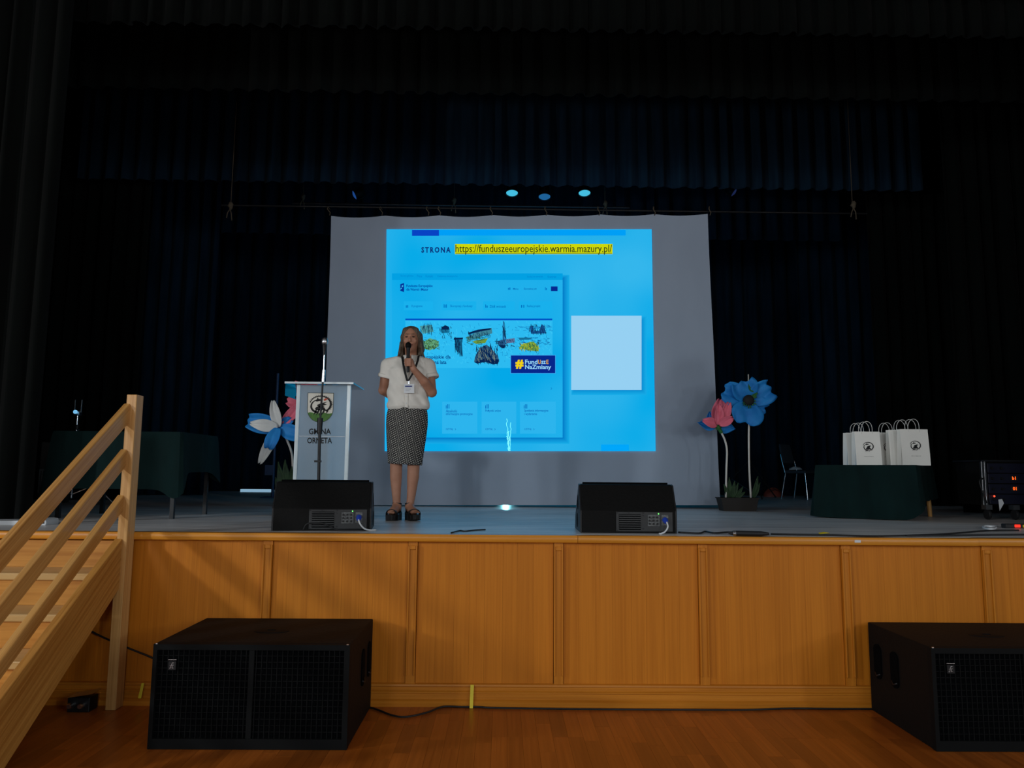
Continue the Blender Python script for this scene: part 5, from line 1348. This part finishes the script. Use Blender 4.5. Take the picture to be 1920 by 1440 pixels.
for z in (1.29, 1.21, 1.06, 1.0):
    MB().lathe([(.001, .003), (.005, .002), (.005, -.002)], 10, Matrix.Translation((hx - .021, -.140 if z < 1.25 else -.136, z)) @ Matrix.Rotation(R(90), 4, 'X')).build('button', M['white_pl'], bl)
# rolled cuffs
def ring(c, d, r, w_, mat):
    d = Vector(d).normalized(); a = d.orthogonal().normalized(); b = d.cross(a); pts = []
    mb = MB(); mb.grid(lambda u, v: Vector(c) + d * (w_ * (u - .5)) + (a * math.cos(2 * PI * v) + b * math.sin(2 * PI * v)) * (r + .004 * math.sin(PI * u)), 4, 28, wrap=True)
    o = mb.build('cuff', mat, bl, smooth=True, fix=False); m_ = o.modifiers.new('cloth', 'SOLIDIFY'); m_.thickness = .004; return o
ring((-.1915, .0245, 1.258), (-.25, .12, -1), .0655, .03, M['blouse'])
ring((.2055, -.0055, 1.246), (.2, -.1, -1), .0655, .03, M['blouse'])
# --- skirt
def skirt_mat():
    m, nt, b = _base('black_white_weave'); N = nt.nodes; K = nt.links
    tc = N.new('ShaderNodeTexCoord'); mp = N.new('ShaderNodeMapping'); mp.inputs['Rotation'].default_value = (0, R(-28), 0)
    sx = N.new('ShaderNodeSeparateXYZ'); cb = N.new('ShaderNodeCombineXYZ')
    br = N.new('ShaderNodeTexBrick'); br.inputs['Scale'].default_value = 1.0
    br.inputs['Brick Width'].default_value = .024; br.inputs['Row Height'].default_value = .0135; br.inputs['Mortar Size'].default_value = .0042; br.inputs['Mortar Smooth'].default_value = .3
    br.inputs['Color1'].default_value = (.42, .40, .36, 1); br.inputs['Color2'].default_value = (.30, .29, .27, 1); br.inputs['Mortar'].default_value = (.010, .010, .012, 1)
    K.new(tc.outputs['Object'], mp.inputs[0]); K.new(mp.outputs[0], sx.inputs[0]); K.new(sx.outputs['X'], cb.inputs['X']); K.new(sx.outputs['Z'], cb.inputs['Y'])
    K.new(cb.outputs[0], br.inputs['Vector']); K.new(br.outputs['Color'], b.inputs['Base Color']); b.inputs['Roughness'].default_value = .9
    b.inputs['Specular IOR Level'].default_value = .1
    return m
sk_z = [.985, .955, .90, .82, .72, .62, .54, .478]; sk_x = [0, 0, -.002, -.003, -.006, -.010, -.013, -.016]; sk_w = [.166, .172, .181, .182, .174, .164, .154, .148]; sk_d = [.118, .124, .136, .144, .136, .128, .124, .122]
def skirt(u, v):
    z = sk_z[0] + (sk_z[-1] - sk_z[0]) * u
    ip = lambda arr: float(np.interp(-z, [-q for q in sk_z], arr))
    a = 2 * PI * v; w_, d_ = ip(sk_w), ip(sk_d)
    f_ = 1 + .008 * math.sin(3 * a + u * 6) * u + .006 * math.sin(z * 90 + a * 2) * math.exp(-((z - .93) / .03) ** 2)
    return (ip(sk_x) + w_ * math.cos(a) * f_, .008 + d_ * math.sin(a) * f_, z - (.010 * math.cos(a) * u ** 4))
sk_ = MB().grid(skirt, 36, 64, wrap=True).build('skirt', skirt_mat(), per, smooth=True, fix=False)
sm_ = sk_.modifiers.new('cloth', 'SOLIDIFY'); sm_.thickness = .005
# --- sandals
def sandal(q, label):
    out = [(-.068, -.022), (-.075, 0), (-.068, .022), (-.03, .036), (.04, .038), (.11, .050), (.16, .046), (.186, .026), (.19, .0), (.178, -.026), (.15, -.044), (.10, -.046), (.03, -.036), (-.03, -.034)]
    zt_ = lambda f_: .052 if f_ > .06 else .052 + .018 * min(1, (.06 - f_) / .1)
    n = len(out); vs = [q(f_, s_, .0 if f_ < .15 else .0 + .012 * (f_ - .15) / .04) for f_, s_ in out] + [q(f_ * 1.02, s_ * 1.04, zt_(f_)) for f_, s_ in out]
    so_ = MB().add(vs, [tuple(range(n - 1, -1, -1)), tuple(range(n, 2 * n))] + [(i, (i + 1) % n, (i + 1) % n + n, i + n) for i in range(n)]).build('sandal', M['black_leather'], per, bevel=.004)
    lab(so_, label)
    def strap(f0, f1, hgt, wd, nm):
        def g(u, v):
            a = PI * u; f_ = f0 + (f1 - f0) * u
            return q(f_ + wd * (v - .5), .050 * math.cos(a), .050 + hgt * math.sin(a) ** .8)
        o = MB().grid(g, 14, 3).build(nm, M['black_leather'], so_, smooth=True, fix=False); m_ = o.modifiers.new('l', 'SOLIDIFY'); m_.thickness = .004
    strap(.135, .115, .050, .045, 'toe_strap')
    def anklet(u, v):
        a = 2 * PI * v; return q(-.004 + .040 * math.cos(a), .040 * math.sin(a), .132 + .014 * u + .004 * math.cos(a))
    MB().grid(anklet, 2, 24, wrap=True).build('ankle_strap', M['black_leather'], so_, smooth=True, fix=False)
    MB().add([q(-.052, -.022, .055), q(-.052, .022, .055), q(-.044, .030, .140), q(-.044, -.030, .140)], [(0, 1, 2, 3)]).build('heel_counter', M['black_leather'], so_, fix=False)
sandal(fL, 'black platform sandal pointing at the viewer'); sandal(fR, 'black platform sandal turned outwards')
# --- handheld microphone, lanyard and badge (things of their own)
off = Vector(wloc(per))
m0 = Vector((.046 + hs, -.196, 1.262)); m1 = Vector((.042 + hs, -.152, 1.478))
hm = thing('microphone', 'black handheld microphone held to the speaker\'s mouth', 'microphone', tuple(off + m0))
dr_ = (m1 - m0); qm = dr_.to_track_quat('Z', 'Y').to_matrix().to_4x4(); ln_ = dr_.length
MB().lathe([(.009, 0), (.0115, .006), (.0125, .05), (.0155, ln_ - .02), (.018, ln_ - .005), (.0185, ln_)], 16, qm).build('handle', M['blackpl'], hm, smooth='auto')
MB().lathe([(.0185, ln_), (.025, ln_ + .012), (.026, ln_ + .028), (.021, ln_ + .046), (.010, ln_ + .055), (.001, ln_ + .057)], 18, qm).build('mesh_head', M['grille'], hm, smooth=True)
ly = thing('lanyard', 'black lanyard with white name badge on the blouse', 'lanyard', tuple(off + Vector((.03, -.15, 1.12))))
for s_ in (-1, 1):
    pts = [(hx + s_ * .068, .0, 1.432), (hx + s_ * .066, -.075, 1.415), (hx + s_ * .054, -.130, 1.360), (hx - .002 + s_ * .034, -.152, 1.280), (hx - .006 + s_ * .006, -.156, 1.192)]
    if s_ > 0: pts = [(hx + .072, .0, 1.436), (hx + .076, -.085, 1.420), (hx + .072, -.138, 1.360), (hx + .046, -.156, 1.280), (hx - .002, -.158, 1.192)]
    pts = smoothpath(pts, 5); mb = MB()
    def f(u, v, pts=pts, s_=s_):
        i = min(int(u * (len(pts) - 1)), len(pts) - 2); p = pts[i].lerp(pts[i + 1], u * (len(pts) - 1) - i)
        return off + p + Vector(((v - .5) * .020, -.002 + .002 * abs(v - .5), (v - .5) * .004 * s_))
    o = mb.grid(f, 20, 2).build('ribbon', M['ribbon'], ly, world=True, smooth=True, fix=False); m_ = o.modifiers.new('r', 'SOLIDIFY'); m_.thickness = .0015
MB().box(off.x + .024, off.x + .038, off.y - .157, off.y - .150, off.z + 1.165, off.z + 1.20).build('clip', M['steel'], ly, world=True)
bdg = MB().box(off.x - .010, off.x + .078, off.y - .158, off.y - .155, off.z + 1.085, off.z + 1.165).build('badge', M['white_pl'], ly, world=True)
MB().box(off.x + .0, off.x + .06, off.y - .1592, off.y - .1582, off.z + 1.138, off.z + 1.150).build('badge_print', pmat('navy_print', (.02, .04, .2)), bdg, world=True)
for k in range(2): MB().box(off.x + .005, off.x + .05 - .012 * k, off.y - .1592, off.y - .1582, off.z + 1.118 - .014 * k, off.z + 1.122 - .014 * k).build('badge_line', pmat('grey_print', (.3, .32, .35)), bdg, world=True)

# life size, leaning a little to the left
PS = .970
rot = Matrix.Rotation(R(-1.0), 4, 'Y')
per.scale = (PS, PS, PS); per.rotation_euler = rot.to_euler()
for o_ in (hm, ly):
    o_.location = off + rot @ ((Vector(o_.location) - off) * PS); o_.scale = (PS, PS, PS); o_.rotation_euler = rot.to_euler()
